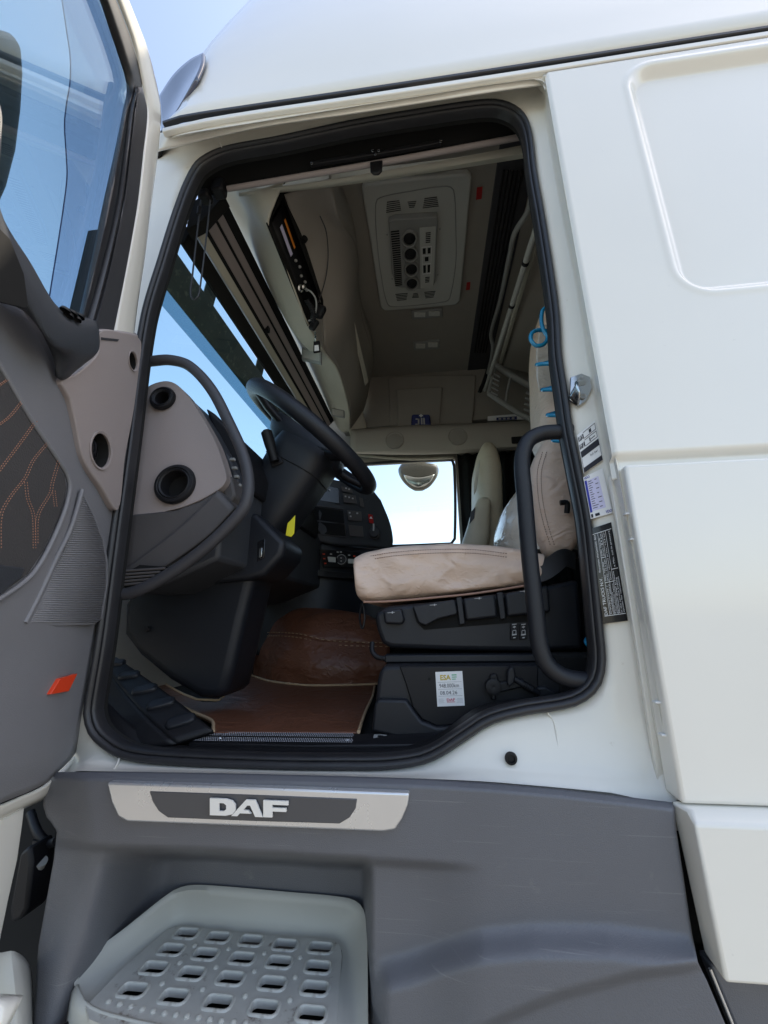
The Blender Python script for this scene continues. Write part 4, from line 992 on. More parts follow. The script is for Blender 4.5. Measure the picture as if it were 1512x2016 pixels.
# --- passenger seat
pxloft('passenger_backrest', [(880, 952, 962, .2), (886, 946, 968, .6), (905, 938, 976, .9), (945, 930, 983, 1), (1000, 930, 986, 1), (1045, 922, 985, 1), (1090, 908, 982, 1)], 1.66, 0.20, 'cover_far', truck, label='tan covered backrest of the passenger seat', wob=0.006)
pxloft('passenger_armrest', [(980, 948, 962, .3), (988, 938, 966, .8), (1010, 928, 966, 1), (1045, 918, 964, 1), (1085, 905, 960, 1)], 1.42, 0.05, 'cover_far', truck, label='tan armrest folded up beside the passenger seat', wob=0.005)
prism('armrest_tag', [(927, 1008, 1.37), (936, 998, 1.37), (934, 1020, 1.37), (924, 1032, 1.37)], (0, 0.004, 0), 'trim_strip', truck, bevel=0.001)
patch('seat_wrap', [[(938, 925, 1.47), (945, 905, 1.47)], [(933, 955, 1.46), (941, 945, 1.46)], [(933, 975, 1.46), (938, 965, 1.46)]], 'plastic_wrap', truck, nu=6, nv=10, solid=0.002)
# --- driver seat
dback = pxloft('driver_backrest', [(925, 1046, 1150, .6), (950, 1030, 1150, .9), (980, 1008, 1150, 1), (1020, 985, 1150, 1), (1060, 977, 1140, 1), (1100, 985, 1130, 1)], 0.60, 0.19, 'plastic_wrap', truck, label='driver seat backrest in tan leather under clear wrap', wob=0.006)
pxloft('back_bolster', [(862, 1088, 1122, .3), (870, 1072, 1132, .7), (895, 1055, 1140, 1), (930, 1043, 1142, 1), (975, 1043, 1142, 1), (1020, 1050, 1142, 1), (1060, 1060, 1138, 1), (1092, 1072, 1118, .8), (1100, 1078, 1108, .3)], 0.38, 0.055, 'cover', dback, wob=0.003)
pxloft('seat_headrest', [(628, 1062, 1120, .3), (640, 1056, 1130, .8), (690, 1049, 1140, 1), (750, 1049, 1150, 1), (820, 1052, 1150, 1), (860, 1052, 1150, .95), (900, 1062, 1150, .6)], 0.62, 0.14, 'cover', dback, wob=0.004)
patch('headrest_net', [[(1064, 640, .43), (1090, 640, .43)], [(1056, 690, .43), (1100, 690, .43)], [(1056, 740, .43), (1100, 735, .43)], [(1063, 770, .43), (1078, 765, .43)]], 'plastic_wrap', dback, nu=10, nv=16, solid=0.002, wob=0.003, wsc=20)
# stitches on the bolster
def stitches(name, path, m, parent, n, r, dash=0.6):
    """a seam: dashes swept as one thread with gaps kept open"""
    pts = cr(Q(path), n*4+1); v, f = [], []
    for k in range(n):
        vv, ff = tube_data([pts[k*4], pts[k*4+1], pts[k*4+2]], r, 5)
        b = len(v); v += vv; f += [tuple(i+b for i in q_) for q_ in ff]
    o = finish(name, raw(v, f, name), m, parent, smooth=False); o['kind'] = 'stuff'
    return o
for dx in (0, 8):
    stitches('seam_stitching', [(1068+dx, 890, .325), (1058+dx, 930, .322), (1060+dx, 980, .322), (1070+dx, 1030, .322), (1084+dx, 1075, .325)], 'thread', dback, 40, 0.0012)
# cushion
def cushion():
    top = [(700, 1112), (706, 1098), (730, 1088), (780, 1080), (850, 1074), (930, 1074), (1000, 1082), (1060, 1092)]
    bot_ = [(699, 1150), (701, 1176), (715, 1186), (780, 1182), (850, 1176), (930, 1168), (1000, 1158), (1060, 1148)]
    rings = []; n = 56; y0, y1 = 0.29, 0.80
    for (xa_, ya_), (xb_, yb_) in zip(top, bot_):
        T, B = P(xa_, ya_, 0.36), P(xb_, yb_, 0.29); ring = []
        c = (T+B)/2; h = (T.z-B.z)/2
        k = 0.90 if xa_ < 703 else 1.0
        for i in range(n):
            t = 2*math.pi*i/n; ct, st = math.cos(t), math.sin(t)
            yy = (y0+y1)/2+(y1-y0)/2*k*math.copysign(abs(ct)**0.24, ct); zz = math.copysign(abs(st)**0.32, st)
            ring.append(Vector(((T.x+B.x)/2+(T.x-B.x)/2*zz, yy, c.z+h*zz)))
        rings.append(cr(ring, 110, True))
    n = 110; rr = [r for r in rings]; nvv = 110
    cols = [cr([rr[j][i] for j in range(len(rr))], nvv) for i in range(n)]
    g_ = [[cols[i][j] for i in range(n)] for j in range(nvv)]
    v, f = grid_mesh(g_, closed_u=True, caps=True)
    out = []
    for p in v:
        # slack fabric folds on the side, radiating from the front corner
        q_ = Vector((p.x*4+p.z*9, p.y*3, p.z*16-p.x*5))
        a = noise.noise(q_)*0.013 + noise.noise(p*26)*0.004 + abs(noise.noise(Vector((p.x*9+p.z*14, p.y*4, p.z*30-p.x*9))))*0.008
        sd_ = 1-sstep(0.30, 0.42, p.y); lowm = 1-sstep(1.66, 1.76, p.z)
        a += sd_*(0.35+lowm)*0.0055*math.sin(70*p.z+26*p.x+5*noise.noise(p*7)+2)
        out.append(p+Vector((0.15*a, -a, 0.25*a)))
    return raw(out, f, 'driver_cushion')
cush = finish('driver_cushion', cushion(), 'cover', truck, 'wrinkled tan leather cover on the driver seat cushion', angle=70)
tube('cushion_hem', [(716, 1185, .292), (740, 1185, .288), (780, 1183, .286), (850, 1177, .286), (930, 1169, .286), (1035, 1153, .288)], 0.0028, 'cover_edge', cush, n=40, sides=8)
for dy in (0, 7):
    stitches('seam_stitching', [(712, 1098+dy, .30), (770, 1088+dy, .285), (850, 1082+dy, .282), (930, 1082+dy, .282), (1000, 1090+dy, .285)], 'thread', cush, 60, 0.0012)
# seat base shell with levers
YSB = 0.285
base = prism('seat_base', [(737, 1212, YSB), (742, 1204, YSB), (765, 1193, YSB), (900, 1180, YSB), (1040, 1160, YSB), (1140, 1140, YSB), (1150, 1280, YSB), (1050, 1283, YSB), (900, 1281, YSB), (770, 1276, YSB), (752, 1268, YSB), (742, 1240, YSB)], (0, 0.46, 0), 'column', truck, bevel=0.012, seg=3, label='black plastic seat base with levers and switches')
prism('seat_slide', [(756, 1290, .25), (1060, 1288, .25), (1060, 1303, .25), (757, 1305, .25)], (0, 0.05, 0), 'column', truck, bevel=0.003)
tube('slide_bar', [(733, 1265, .27), (733, 1282, .26), (742, 1293, .255), (760, 1297, .25)], 0.006, 'black', truck, n=16)
prism('base_recess', [(812, 1196, YSB-0.002), (1060, 1170, YSB-0.002), (1060, 1222, YSB-0.002), (835, 1240, YSB-0.002), (820, 1225, YSB-0.002)], (0, 0.003, 0), 'void', base, bevel=0)
for pts in ([(812, 1193), (895, 1180), (901, 1205), (898, 1210), (862, 1219), (838, 1232), (824, 1226)], [(912, 1178), (975, 1170), (980, 1215), (918, 1222)], [(995, 1168), (1080, 1152), (1085, 1205), (1000, 1214)], [(754, 1202), (790, 1197), (797, 1222), (790, 1230), (757, 1228)]):
    prism('seat_lever', [(x, y, YSB-0.022) for x, y in pts], (0, 0.03, 0), 'column', base, bevel=0.006, seg=3)
for pts in ([(898, 1177), (909, 1175), (916, 1228), (905, 1230)], [(978, 1167), (990, 1165), (996, 1218), (985, 1220)]):
    prism('lever_divider', [(x, y, YSB-0.014) for x, y in pts], (0, 0.02, 0), 'column', base, bevel=0.002)
for (x, y) in ((853, 1191), (941, 1178), (770, 1206), (1030, 1164)):
    q = [P(x-7, y-2, YSB-0.0226), P(x+7, y-3, YSB-0.0226), P(x+7, y+2, YSB-0.0226), P(x-7, y+3, YSB-0.0226)]
    rects_on('lever_icon', q, [(0, .4, .6, .6), (.6, .1, .75, .9), (.75, .4, 1, .6)], 'icon', base, Vector((0, -0.0006, 0)))
for x in (1005, 1023):
    q = [P(x, 1228, YSB-0.006), P(x+15, 1226, YSB-0.006), P(x+15, 1258, YSB-0.006), P(x, 1260, YSB-0.006)]
    b_ = prism('seat_switch', q, (0, 0.008, 0), 'black', base, bevel=0.0015)
    rects_on('switch_icon', q, [(.2, .04, .8, .09), (.43, .16, .57, .3), (.3, .20, .7, .26), (.3, .42, .7, .46), (.25, .46, .32, .66), (.68, .46, .75, .66), (.2, .66, .8, .74), (.35, .86, .65, .92)], 'icon', b_, Vector((0, -0.0008, 0)))
strip('seat_belt', [(1132, 1105, .36), (1110, 1098, .31), (1085, 1115, .29), (1062, 1130, .29), (1040, 1128, .31)], 0.004, 0.045, 'belt', truck, n=20, up=Vector((0.3, 0.2, 1)), label='black seat belt webbing beside the driver seat')
tube('recline_knob', [(1103, 990, .30), (1116, 990, .30), (1116, 1010, .31)], 0.007, 'black', truck, n=10)
slab('seat_pedestal', (P(760, 1300, .3).x, 0.30, ZF-0.02), (0.36, 0.76, P(760, 1290, .3).z), 'void')
tube('hanging_strap', [(712, 1188, .32), (708, 1215, .32), (713, 1238, .32), (718, 1215, .32), (714, 1188, .32)], 0.003, 'black', truck, n=20, sides=6)

# box below the seat
YX = 0.205
boxp = prism('seat_box', [(734, 1440, YX), (742, 1345, YX), (748, 1318, YX), (760, 1310, YX), (1080, 1308, YX), (1120, 1350, YX), (1080, 1400, YX), (960, 1420, YX), (900, 1450, YX), (800, 1456, YX)], (0, 0.3, 0), 'column', truck, bevel=0.01, seg=3, label='black plastic box under the driver seat')
prism('box_step', [(731, 1440, YX-0.02), (737, 1385, YX-0.02), (745, 1377, YX-0.02), (800, 1378, YX-0.02), (815, 1400, YX-0.02), (830, 1420, YX-0.02), (860, 1432, YX-0.02), (930, 1428, YX-0.02), (900, 1452, YX-0.02), (800, 1456, YX-0.02)], (0, 0.05, 0), 'column', boxp, bevel=0.006, seg=3)
prism('box_panel', [(798, 1345, YX-0.006), (786, 1312, YX-0.006), (1060, 1310, YX-0.006), (1060, 1400, YX-0.006), (930, 1426, YX-0.006), (860, 1430, YX-0.006), (830, 1416, YX-0.006), (812, 1392, YX-0.006)], (0, 0.01, 0), 'black', boxp, bevel=0.003)
lathe('box_hole', P(845, 1337, YX-0.0068), (0, -1, 0), [(0.003, 0), (0, 0.0002)], 'void', boxp, sides=12)
# hand valve / lever beside the box
lathe('valve_boss', P(971, 1352, YX-0.02), (0, -1, 0), [(0.016, -0.02), (0.016, 0.006), (0.010, 0.008), (0, 0.006)], 'black', boxp, sides=20)
for pts in ([(966, 1328), (978, 1326), (984, 1345), (972, 1352), (962, 1345)], [(964, 1352), (975, 1358), (978, 1378), (968, 1380)], [(980, 1345), (1030, 1335), (1034, 1352), (984, 1364)]):
    prism('valve_bracket', [(x, y, YX-0.018) for x, y in pts], (0, 0.012, 0), 'black', boxp, bevel=0.003)
prism('lever_grip', [(1000, 1322, .175), (1007, 1312, .175), (1013, 1316, .175), (1016, 1330, .175), (1012, 1345, .175), (1003, 1354, .175), (999, 1345, .175)], (0, 0.025, 0), 'column', boxp, bevel=0.005, seg=3)
tube('lever_rod', [(1012, 1336, .185), (1030, 1347, .185), (1046, 1356, .185), (1060, 1364, .19)], 0.0065, 'column', boxp, n=12)
for k in range(5): tube('lever_ring', [(1030+k*4, 1347+k*2.4, .185), (1032+k*4, 1348.2+k*2.4, .185)], 0.008, 'black', boxp, n=3)
prism('lever_foot', [(1058, 1352, .19), (1075, 1352, .19), (1120, 1375, .19), (1110, 1390, .19), (1056, 1384, .19)], (0, 0.04, 0), 'column', boxp, bevel=0.005)
slab('seat_side_block', (P(1090, 1300, .22).x, 0.20, ZF), (0.40, 0.30, P(1100, 1290, .22).z), 'void')  # plain black block filling the space beside the seat box
# service card stuck to the box
q = [P(857, 1323, YX-0.0075), P(910, 1321, YX-0.0075), P(915, 1389, YX-0.0075), P(861, 1391, YX-0.0075)]
card = sheet('service_card', q, 'paper', None, th=0.0006)
card['label'] = 'white service card with handwritten mileage stuck on the black seat box'; card['category'] = 'card'
o_ = Vector((0, -0.0010, 0))
text_on('card_heading', 'ESA', q, (0.17, 0.09, 0.56, 0.25), 'ink_gold', card, o_, bold=0.03)
rects_on('card_rule', q, [(0.60, 0.09, 0.78, 0.12)], 'ink_green', card, o_)
rects_on('card_rule', q, [(0.60, 0.155, 0.78, 0.18)], 'ink_green', card, o_)
rects_on('card_rule', q, [(0.60, 0.215, 0.74, 0.24)], 'ink_green', card, o_)
rects_on('card_line', q, [(0.06, 0.305, 0.94, 0.31)], 'ink', card, o_)
rects_on('card_line', q, [(0.06, 0.51, 0.94, 0.515)], 'ink', card, o_)
rects_on('card_line', q, [(0.06, 0.705, 0.94, 0.71)], 'ink', card, o_)
text_on('card_text', '948.000km', q, (0.12, 0.35, 0.84, 0.47), 'ink', card, o_)
text_on('card_text', '08.04.26', q, (0.13, 0.56, 0.76, 0.67), 'ink', card, o_)
text_on('card_text', 'DAF', q, (0.36, 0.78, 0.66, 0.86), 'ink_red', card, o_, bold=0.02)
for k_ in range(4):
    rects_on('card_print', q, [(0.06, 0.785+k_*0.036, 0.24+0.03*(k_ % 2), 0.795+k_*0.036)], 'icon', card, o_)
    rects_on('card_print', q, [(0.74-0.03*(k_ % 2), 0.785+k_*0.036, 0.94, 0.795+k_*0.036)], 'icon', card, o_)
rects_on('card_rule', q, [(0.36, 0.875, 0.66, 0.89)], 'ink_red', card, o_)

# ================================================================== floor, mats, sill
mat_t = thing('floor_mat', 'brown leather floor mat with beige piping in the driver footwell', 'floor mat', (-0.4, 0.4, ZF))
mp = [(222, 1262), (238, 1259), (262, 1292), (300, 1330), (350, 1362), (400, 1382), (425, 1382), (446, 1366), (470, 1310), (520, 1340), (600, 1349), (738, 1347), (733, 1372), (718, 1405), (706, 1441), (560, 1441), (420, 1441), (419, 1420), (380, 1402), (330, 1375), (280, 1335), (225, 1282)]
zmat = 1.365
matp = [PZ(x, y, zmat) for x, y in mp]
prism('mat_sheet', matp, (0, 0, -0.008), 'leather', mat_t, bevel=0.002)
tube('mat_piping', [PZ(x, y, zmat+0.001) for x, y in [(222, 1260), (238, 1258), (262, 1292), (300, 1328), (350, 1361), (400, 1381), (425, 1382), (446, 1365)]], 0.004, 'piping', mat_t, n=60, sides=8)
tube('mat_piping', [PZ(x, y, zmat+0.001) for x, y in [(738, 1350), (733, 1372), (718, 1405), (706, 1441)]], 0.004, 'piping', mat_t, n=20, sides=8)
tube('mat_piping', [PZ(x, y, zmat+0.001) for x, y in [(362, 1392), (390, 1406), (417, 1419), (420, 1440)]], 0.004, 'piping', mat_t, n=20, sides=8)
# tunnel cover
tc = thing('tunnel_cover', 'quilted brown leather cover over the engine tunnel', 'cover', (-0.4, 1.1, ZF))
B_ = [PZ(x, y, zmat) for x, y in [(450, 1308), (520, 1339), (600, 1350), (680, 1350), (770, 1347)]]
S_ = [P(x, y, b.y+0.03) for (x, y), b in zip([(465, 1254), (530, 1247), (590, 1250), (650, 1263), (770, 1268)], B_)]
T_ = [P(x, y, b.y+0.20) for (x, y), b in zip([(478, 1222), (545, 1203), (620, 1199), (700, 1208), (775, 1238)], B_)]
U_ = [p+Vector((0, 0.35, -0.02)) for p in T_]
M1 = [a.lerp(b, .5)+Vector((0, -0.025, 0)) for a, b in zip(B_, S_)]; M2 = [a.lerp(b, .5)+Vector((0, -0.03, 0.012)) for a, b in zip(S_, T_)]
patch('cover_front', [B_, M1, S_], 'leather', tc, nu=70, nv=30, wob=0.010, wsc=11)
patch('cover_top', [S_, M2, T_, U_], 'leather', tc, nu=70, nv=30, wob=0.010, wsc=11)
tube('cover_piping', [p+Vector((0, -0.004, 0.003)) for p in B_], 0.004, 'piping', tc, n=40, sides=8)
for k in (0.004, -0.010):
    stitches('seam_stitching', [p+Vector((0, -0.006, k)) for p in S_], 'piping', tc, 60, 0.0014)
slab('tunnel_core', (-0.95, 1.1, ZF-0.02), (0.3, 2.0, 1.52), 'void')
# sill plate with grip studs
ZSI = PZ(560, 1455, 1.38).z
YA, YBk = 0.115, 0.20
sill = patch('sill_cover', [[(195, 1400, 0.10), (250, 1478, 0.10), (330, 1487, 0.10), (600, 1493, 0.10), (800, 1492, 0.10), (870, 1468, 0.10), (960, 1415, .10), (1060, 1390, .10)], [(200, 1385, 0.125), (262, 1462, 0.125), (340, 1472, 0.125), (600, 1478, 0.125), (795, 1477, 0.125), (865, 1455, 0.125), (950, 1400, .125), (1060, 1378, .125)],
                       [(205, 1375, 0.15), (270, 1435, 0.15), (350, 1466, 0.146), (600, 1471, 0.146), (790, 1470, 0.146), (860, 1446, 0.15), (945, 1390, .16), (1060, 1372, .16)]], 'black', truck, nu=60, nv=10, solid=0.01, label='black plastic sill cover inside the seal')
st = prism('sill_plate', [P(372, 1462, .148), P(385, 1440, .20), P(708, 1444, .20), P(850, 1438, .20), P(858, 1446, .165), P(845, 1466, .148), P(600, 1468, .148)], (0, 0, -0.01), 'black', truck, bevel=0.002, label='black sill plate with rows of small grip studs')
dots_v, dots_f = [], []
q = [P(390, 1441.5, .198), P(700, 1445, .198), P(698, 1464, .15), P(376, 1460, .15)]
fm = quadmap(q, Vector((0, 0, 0.0012)))
for j in range(7):
    if j == 3: continue
    for i in range(72):
        c = fm((i+0.5*(j % 2))/72.5, (j+0.5)/7); b = len(dots_v); r_ = 0.0019
        dots_v += [c+Vector((r_*math.cos(a), r_*math.sin(a), 0)) for a in (0.8, 2.36, 3.93, 5.5)] + [c+Vector((0, 0, 0.0022))]
        dots_f += [(b, b+1, b+4), (b+1, b+2, b+4), (b+2, b+3, b+4), (b+3, b, b+4)]
dd_ = finish('grip_dots', raw(dots_v, dots_f, 'grip_dots'), 'dots', st, smooth=False); dd_['kind'] = 'stuff'
q = [P(735, 1447, .185), P(812, 1447, .185), P(808, 1461, .155), P(732, 1461, .155)]
text_on('sill_logo', 'DAF', q, (0.02, 0.02, 0.98, 0.55), 'unit_dark', st, Vector((0, 0, 0.0016)), bold=0.05)
text_on('sill_text', 'A PACCAR COMPANY', q, (0.02, 0.68, 0.98, 0.95), 'unit_dark', st, Vector((0, 0, 0.0016)))
for a in ((433, 1455), (684, 1459)):
    lathe('sill_screw', P(*a, .168)+Vector((0, 0, 0.002)), (0, 0, 1), [(0.006, 0), (0.005, 0.002), (0, 0.001)], 'chrome', st, sides=12)
# footwell ramp with grip pads
ramp = patch('sill_ramp', [[(205, 1290, .34), (230, 1294, .34)], [(222, 1330, .26), (272, 1324, .28)], [(280, 1400, .17), (352, 1382, .20)], [(345, 1462, .13), (420, 1438, .16)]], 'black', truck, nu=10, nv=24, solid=0.01, label='black ribbed ramp beside the floor mat')
patch('ramp_side', [[(190, 1300, .33), (216, 1294, .34)], [(185, 1360, .24), (224, 1332, .26)], [(200, 1440, .15), (282, 1402, .17)], [(240, 1480, .12), (347, 1464, .13)]], 'black', truck, nu=8, nv=20, solid=0.006)
RL = cr(Q([(205, 1290, .34), (222, 1330, .26), (280, 1400, .17), (345, 1462, .13)]), 41); RR = cr(Q([(230, 1294, .34), (272, 1324, .28), (352, 1382, .20), (420, 1438, .16)]), 41)
for k, t_ in enumerate((5, 13, 21, 28, 35)):
    a_, b_ = RL[t_], RR[t_]; c = a_.lerp(b_, 0.56); ax_ = (b_-a_).normalized(); tg = (RL[t_+2].lerp(RR[t_+2], .5)-RL[t_-2].lerp(RR[t_-2], .5)).normalized()
    up_ = ax_.cross(tg).normalized()
    if up_.dot(EYE-c) < 0: up_ = -up_
    vv_ = up_.cross(ax_).normalized(); w_ = min(0.034, (b_-a_).length*0.40); rows_ = []
    for (sc, hh) in ((1.0, -0.004), (1.0, 0.004), (0.86, 0.0075), (0.7, 0.008), (0.0, 0.008)):
        rows_.append([c+ax_*(w_*sc*math.copysign(abs(math.cos(t))**0.5, math.cos(t)))+vv_*(0.0135*sc*math.copysign(abs(math.sin(t))**0.6, math.sin(t)))+up_*hh for t in [2*math.pi*i/28 for i in range(28)]])
    v, f = grid_mesh(rows_, closed_u=True); finish('grip_pad', raw(v, f, 'grip_pad'), 'column', ramp, angle=50)

# ================================================================== dashboard
YD = 0.128
dend = [(255, 1013), (270, 880), (278, 790), (290, 762), (322, 750), (345, 755), (372, 782), (400, 825), (425, 872), (440, 915), (446, 942), (440, 955), (425, 967), (390, 986), (345, 1002)]
dend_p = cr([P(x, y, YD) for x, y in dend], 90, True)
de = hole_plate('dash_end', dend_p, [circ(P(322, 786, YD), (0, -1, 0), 0.021), circ(P(346, 954, YD), (0, -1, 0), 0.037)], (0, 0.035, 0), 'taupe', truck, bevel=0.006, label='taupe end panel of the dashboard with two round ducts')
for (x, y, r_, ri) in ((322, 786, 0.034, 0.019), (346, 954, 0.052, 0.034)):
    d_ = lathe('duct_ring', P(x, y, YD-0.002), (0.05, -1, 0.05), [(r_, 0.0), (r_, 0.006), (r_*0.93, 0.011), (r_*0.82, 0.012), (r_*0.78, 0.009), (r_*0.72, 0.011), (ri, 0.008), (ri*0.95, -0.02), (ri*0.9, -0.028)], 'black', de, sides=48)
    lathe('duct_bore', P(x, y, YD-0.002), (0.05, -1, 0.05), [(ri*0.95, -0.024), (0, -0.0245)], 'void', d_, sides=32)
ex('dash_body', [(255, 1013), (270, 880), (280, 775), (322, 752), (345, 757), (375, 787), (402, 828), (428, 875), (448, 940), (440, 1000), (430, 1100), (300, 1160), (230, 1165)], YD+0.032, 2.07, 'pod', truck, bevel=0.01, label='dark dashboard running across the cab')
# instrument hood and vents at the edge of the end panel
ex('dash_hood', [(402, 800), (420, 812), (470, 860), (492, 920), (484, 962), (450, 962), (440, 900)], 0.24, 0.95, 'black', truck, bevel=0.01)
prism('dash_vent', [(437, 880, .2), (452, 900, .2), (474, 958, .2), (470, 968, .2), (446, 962, .2), (444, 930, .2)], (0, 0.06, 0), 'pod', truck, bevel=0.006)
for k in range(4): rbox('vent_tab', P(458+k*4, 905+k*17, .19), (0.014, 0.01, 0.008), 'unit_dark', truck, bevel=0.002)
prism('dash_bezel', [(446, 938, YD+0.02), (455, 936, YD+0.02), (463, 975, YD+0.02), (452, 992, YD+0.02), (438, 975, YD+0.02), (440, 957, YD+0.02)], (0, 0.06, 0), 'dash_grey', truck, bevel=0.006)
low_ = [(228, 1170), (240, 1018), (262, 1012), (345, 1004), (392, 987), (424, 968), (430, 964), (460, 996), (452, 1010), (400, 1062), (330, 1118), (262, 1158)]
dl = prism('dash_lower', [(x, y, YD-0.004) for x, y in low_], (0, 0.07, 0), 'dash_grey', truck, bevel=0.006, seg=3, label='dark grey lower corner of the dashboard')
patch('dash_ledge', [[(428, 966, YD-0.010), (462, 1000, YD-0.010)], [(350, 1040, YD-0.012), (400, 1062, YD-0.012)], [(235, 1128, YD-0.008), (260, 1158, YD-0.008)]], 'dash_grey', dl, nu=10, nv=20, solid=0.008)
prism('vent_recess', [(232, 1152, YD-0.022), (245, 1130, YD-0.022), (275, 1112, YD-0.022), (332, 1116, YD-0.022), (300, 1142, YD-0.022), (262, 1162, YD-0.022)], (0, 0.002, 0), 'void', dl, bevel=0)
for k in range(5):
    tube('vent_slat', [(236+k*3, 1152-k*7, YD-0.026), (285+k*10, 1147-k*7, YD-0.026)], 0.0030, 'dash_grey', dl, n=4, sides=8)
# knee cover below the column
YK = 0.34
knee = [(262, 1150), (330, 1118), (420, 1090), (500, 1040), (540, 1060), (526, 1120), (497, 1142), (478, 1220), (458, 1310), (445, 1362), (428, 1379), (390, 1376), (330, 1340), (270, 1290), (240, 1250), (242, 1190)]
kn = prism('knee_cover', [(x, y, YK) for x, y in knee], (0, 0.16, 0), 'column', truck, bevel=0.025, seg=4, label='black plastic knee cover under the steering column')
prism('column_foot', [(x, y, .315) for x, y in [(262, 1166), (330, 1126), (410, 1084), (455, 1040), (500, 1005), (535, 1040), (562, 1066), (556, 1092), (520, 1132), (490, 1141), (400, 1150), (300, 1169)]], (0, 0.17, 0), 'column', kn, bevel=0.016, seg=4)
lathe('knee_screw', P(291, 1239, YK-0.004), (0, -1, 0), [(0.008, 0), (0.006, 0.005), (0, 0.006)], 'black', kn, sides=16)
prism('socket_plate', [(507, 1066, .312), (522, 1060, .312), (520, 1098, .312), (506, 1106, .312)], (0, 0.01, 0), 'black_gloss', kn, bevel=0.002)
prism('socket', [(510, 1080, .310), (516, 1078, .310), (515, 1096, .310), (509, 1098, .310)], (0, 0.004, 0), 'chrome', kn, bevel=0.001)
# steering column, stalk, wheel
YWH = 0.50
wa, wb_ = P(510, 786, YWH), P(731, 954, YWH)
wc = (wa+wb_)/2; wr = (wb_-wa).length/2-0.014
wx = (wb_-wa).normalized(); wn = Vector((-wx.z, 0, wx.x)).normalized()
if wn.z < 0: wn = -wn
wy = wn.cross(wx)
wheel = tube('steering_wheel', [wc+wx*wr*math.cos(t)+wy*wr*0.92*math.sin(t) for t in [2*math.pi*i/64 for i in range(64)]], 0.026, 'column', truck, n=128, sides=20, closed=True, label='black leather steering wheel')
hub = []
for (k, h, sx, sy_) in ((0, 0.0, .55, .34), (1, -0.03, .60, .38), (2, -0.065, .50, .34), (3, -0.09, .36, .26)):
    hub.append([wc+wn*h+wx*(wr*sx*math.copysign(abs(math.cos(t))**.6, math.cos(t)))+wy*(wr*sy_*math.copysign(abs(math.sin(t))**.6, math.sin(t))) for t in [2*math.pi*i/36 for i in range(36)]])
loft('wheel_hub', hub, 'column', wheel, n=36)
for (ang, w_) in ((R(25), .10), (R(155), .10), (R(-35), .11), (R(215), .11)):
    d_ = wx*math.cos(ang)+wy*math.sin(ang); s_ = wn.cross(d_)
    rr_ = []
    for (t, ww, hh) in ((0.42, 1.2, -.03), (0.7, .8, -.02), (0.98, .7, 0.0)):
        c = wc+d_*wr*t+wn*hh
        rr_.append([c+s_*(wr*w_*ww)*math.cos(a)+wn*0.014*math.sin(a) for a in [2*math.pi*i/16 for i in range(16)]])
    loft('wheel_spoke', rr_, 'column', wheel, n=16)
# column shroud: tapering box along -wn
ca = P(612, 888, .47); cb = P(522, 1030, .47)
cx_ax = (cb-ca).normalized(); cxx = Vector((-cx_ax.z, 0, cx_ax.x)).normalized()
rings_ = []
for (t, w1, w2) in ((0.0, .100, .10), (0.12, .104, .105), (0.5, .100, .10), (0.85, .092, .095), (1.0, .088, .09)):
    c = ca.lerp(cb, t)
    rings_.append([c+cxx*(w1*math.copysign(abs(math.cos(a))**.55, math.cos(a)))+wy*(w2*math.copysign(abs(math.sin(a))**.55, math.sin(a))) for a in [2*math.pi*i/40 for i in range(40)]])
colm = loft('steering_column', rings_, 'column', truck, label='black steering column shroud', n=40, nv=20)
tube('column_joint', [ca.lerp(cb, .30)+cxx*(0.1035*math.copysign(abs(math.cos(a))**.55, math.cos(a)))+wy*(0.105*math.copysign(abs(math.sin(a))**.55, math.sin(a))) for a in [2*math.pi*i/40 for i in range(40)]], 0.0015, 'void', colm, n=80, sides=6, closed=True)
sk0, sk1 = P(541, 908, .35), P(525, 852, .335)
stalk = tube('column_stalk', [sk0, sk0.lerp(sk1, .3), sk0.lerp(sk1, .6), sk1], [0.013, 0.0145, 0.017, 0.0175]+[], 'black', truck, n=4, sides=20, label='black stalk on the steering column', smooth=False)
lathe('stalk_button', sk1, (sk1-sk0), [(0.0175, 0), (0.0165, 0.003), (0.011, 0.004), (0.0105, 0.008), (0.0, 0.009)], 'black', stalk, sides=20)
prism('stalk_boot', [(528, 902, .362), (550, 894, .362), (558, 910, .362), (534, 920, .362)], (0, 0.02, 0), 'black', stalk, bevel=0.004)
# yellow key tag
yt = thing('key_tag', 'yellow plastic tag hanging below the steering column', 'tag', P(571, 1015, .33))
prism('tag_sheet', [(566, 1030, .33), (572, 1024, .33), (581, 1014, .33), (579, 1050, .33), (573, 1057, .33), (562, 1054, .33)], (0, 0.003, 0), 'yellow', yt, bevel=0.001)

# ------------------------------------------------------------------ centre console
def cq(x, y):                                    # slanting face towards the driver
    return P(x, y, interp([(560, 0.98), (680, 1.10), (775, 1.35)], x))
cc = patch('centre_console', [[cq(590, 930), cq(660, 945), cq(725, 958), cq(750, 985)], [cq(578, 980), cq(660, 990), cq(735, 1000), cq(768, 1030)], [cq(575, 1020), cq(660, 1030), cq(740, 1035), cq(774, 1065)], [cq(590, 1056), cq(660, 1072), cq(735, 1076), cq(770, 1082)]], 'pod', truck, nu=24, nv=24, solid=0.03, label='black centre console with storage slots and switches')
pn = Vector((0.12, -0.012, 0)).normalized()*0
def on(pts, name, m, par=None, lift=0.006, th=0.004, bevel=0.001):
    return prism(name, [cq(x, y)+Vector((0.001, -lift, 0)) for x, y in pts], (0, th, 0), m, par or cc, bevel=bevel)
on([(592, 994), (676, 1006), (678, 1030), (594, 1022)], 'storage_slot', 'void'); on([(594, 1024), (679, 1033), (681, 1057), (598, 1048)], 'storage_slot', 'void')
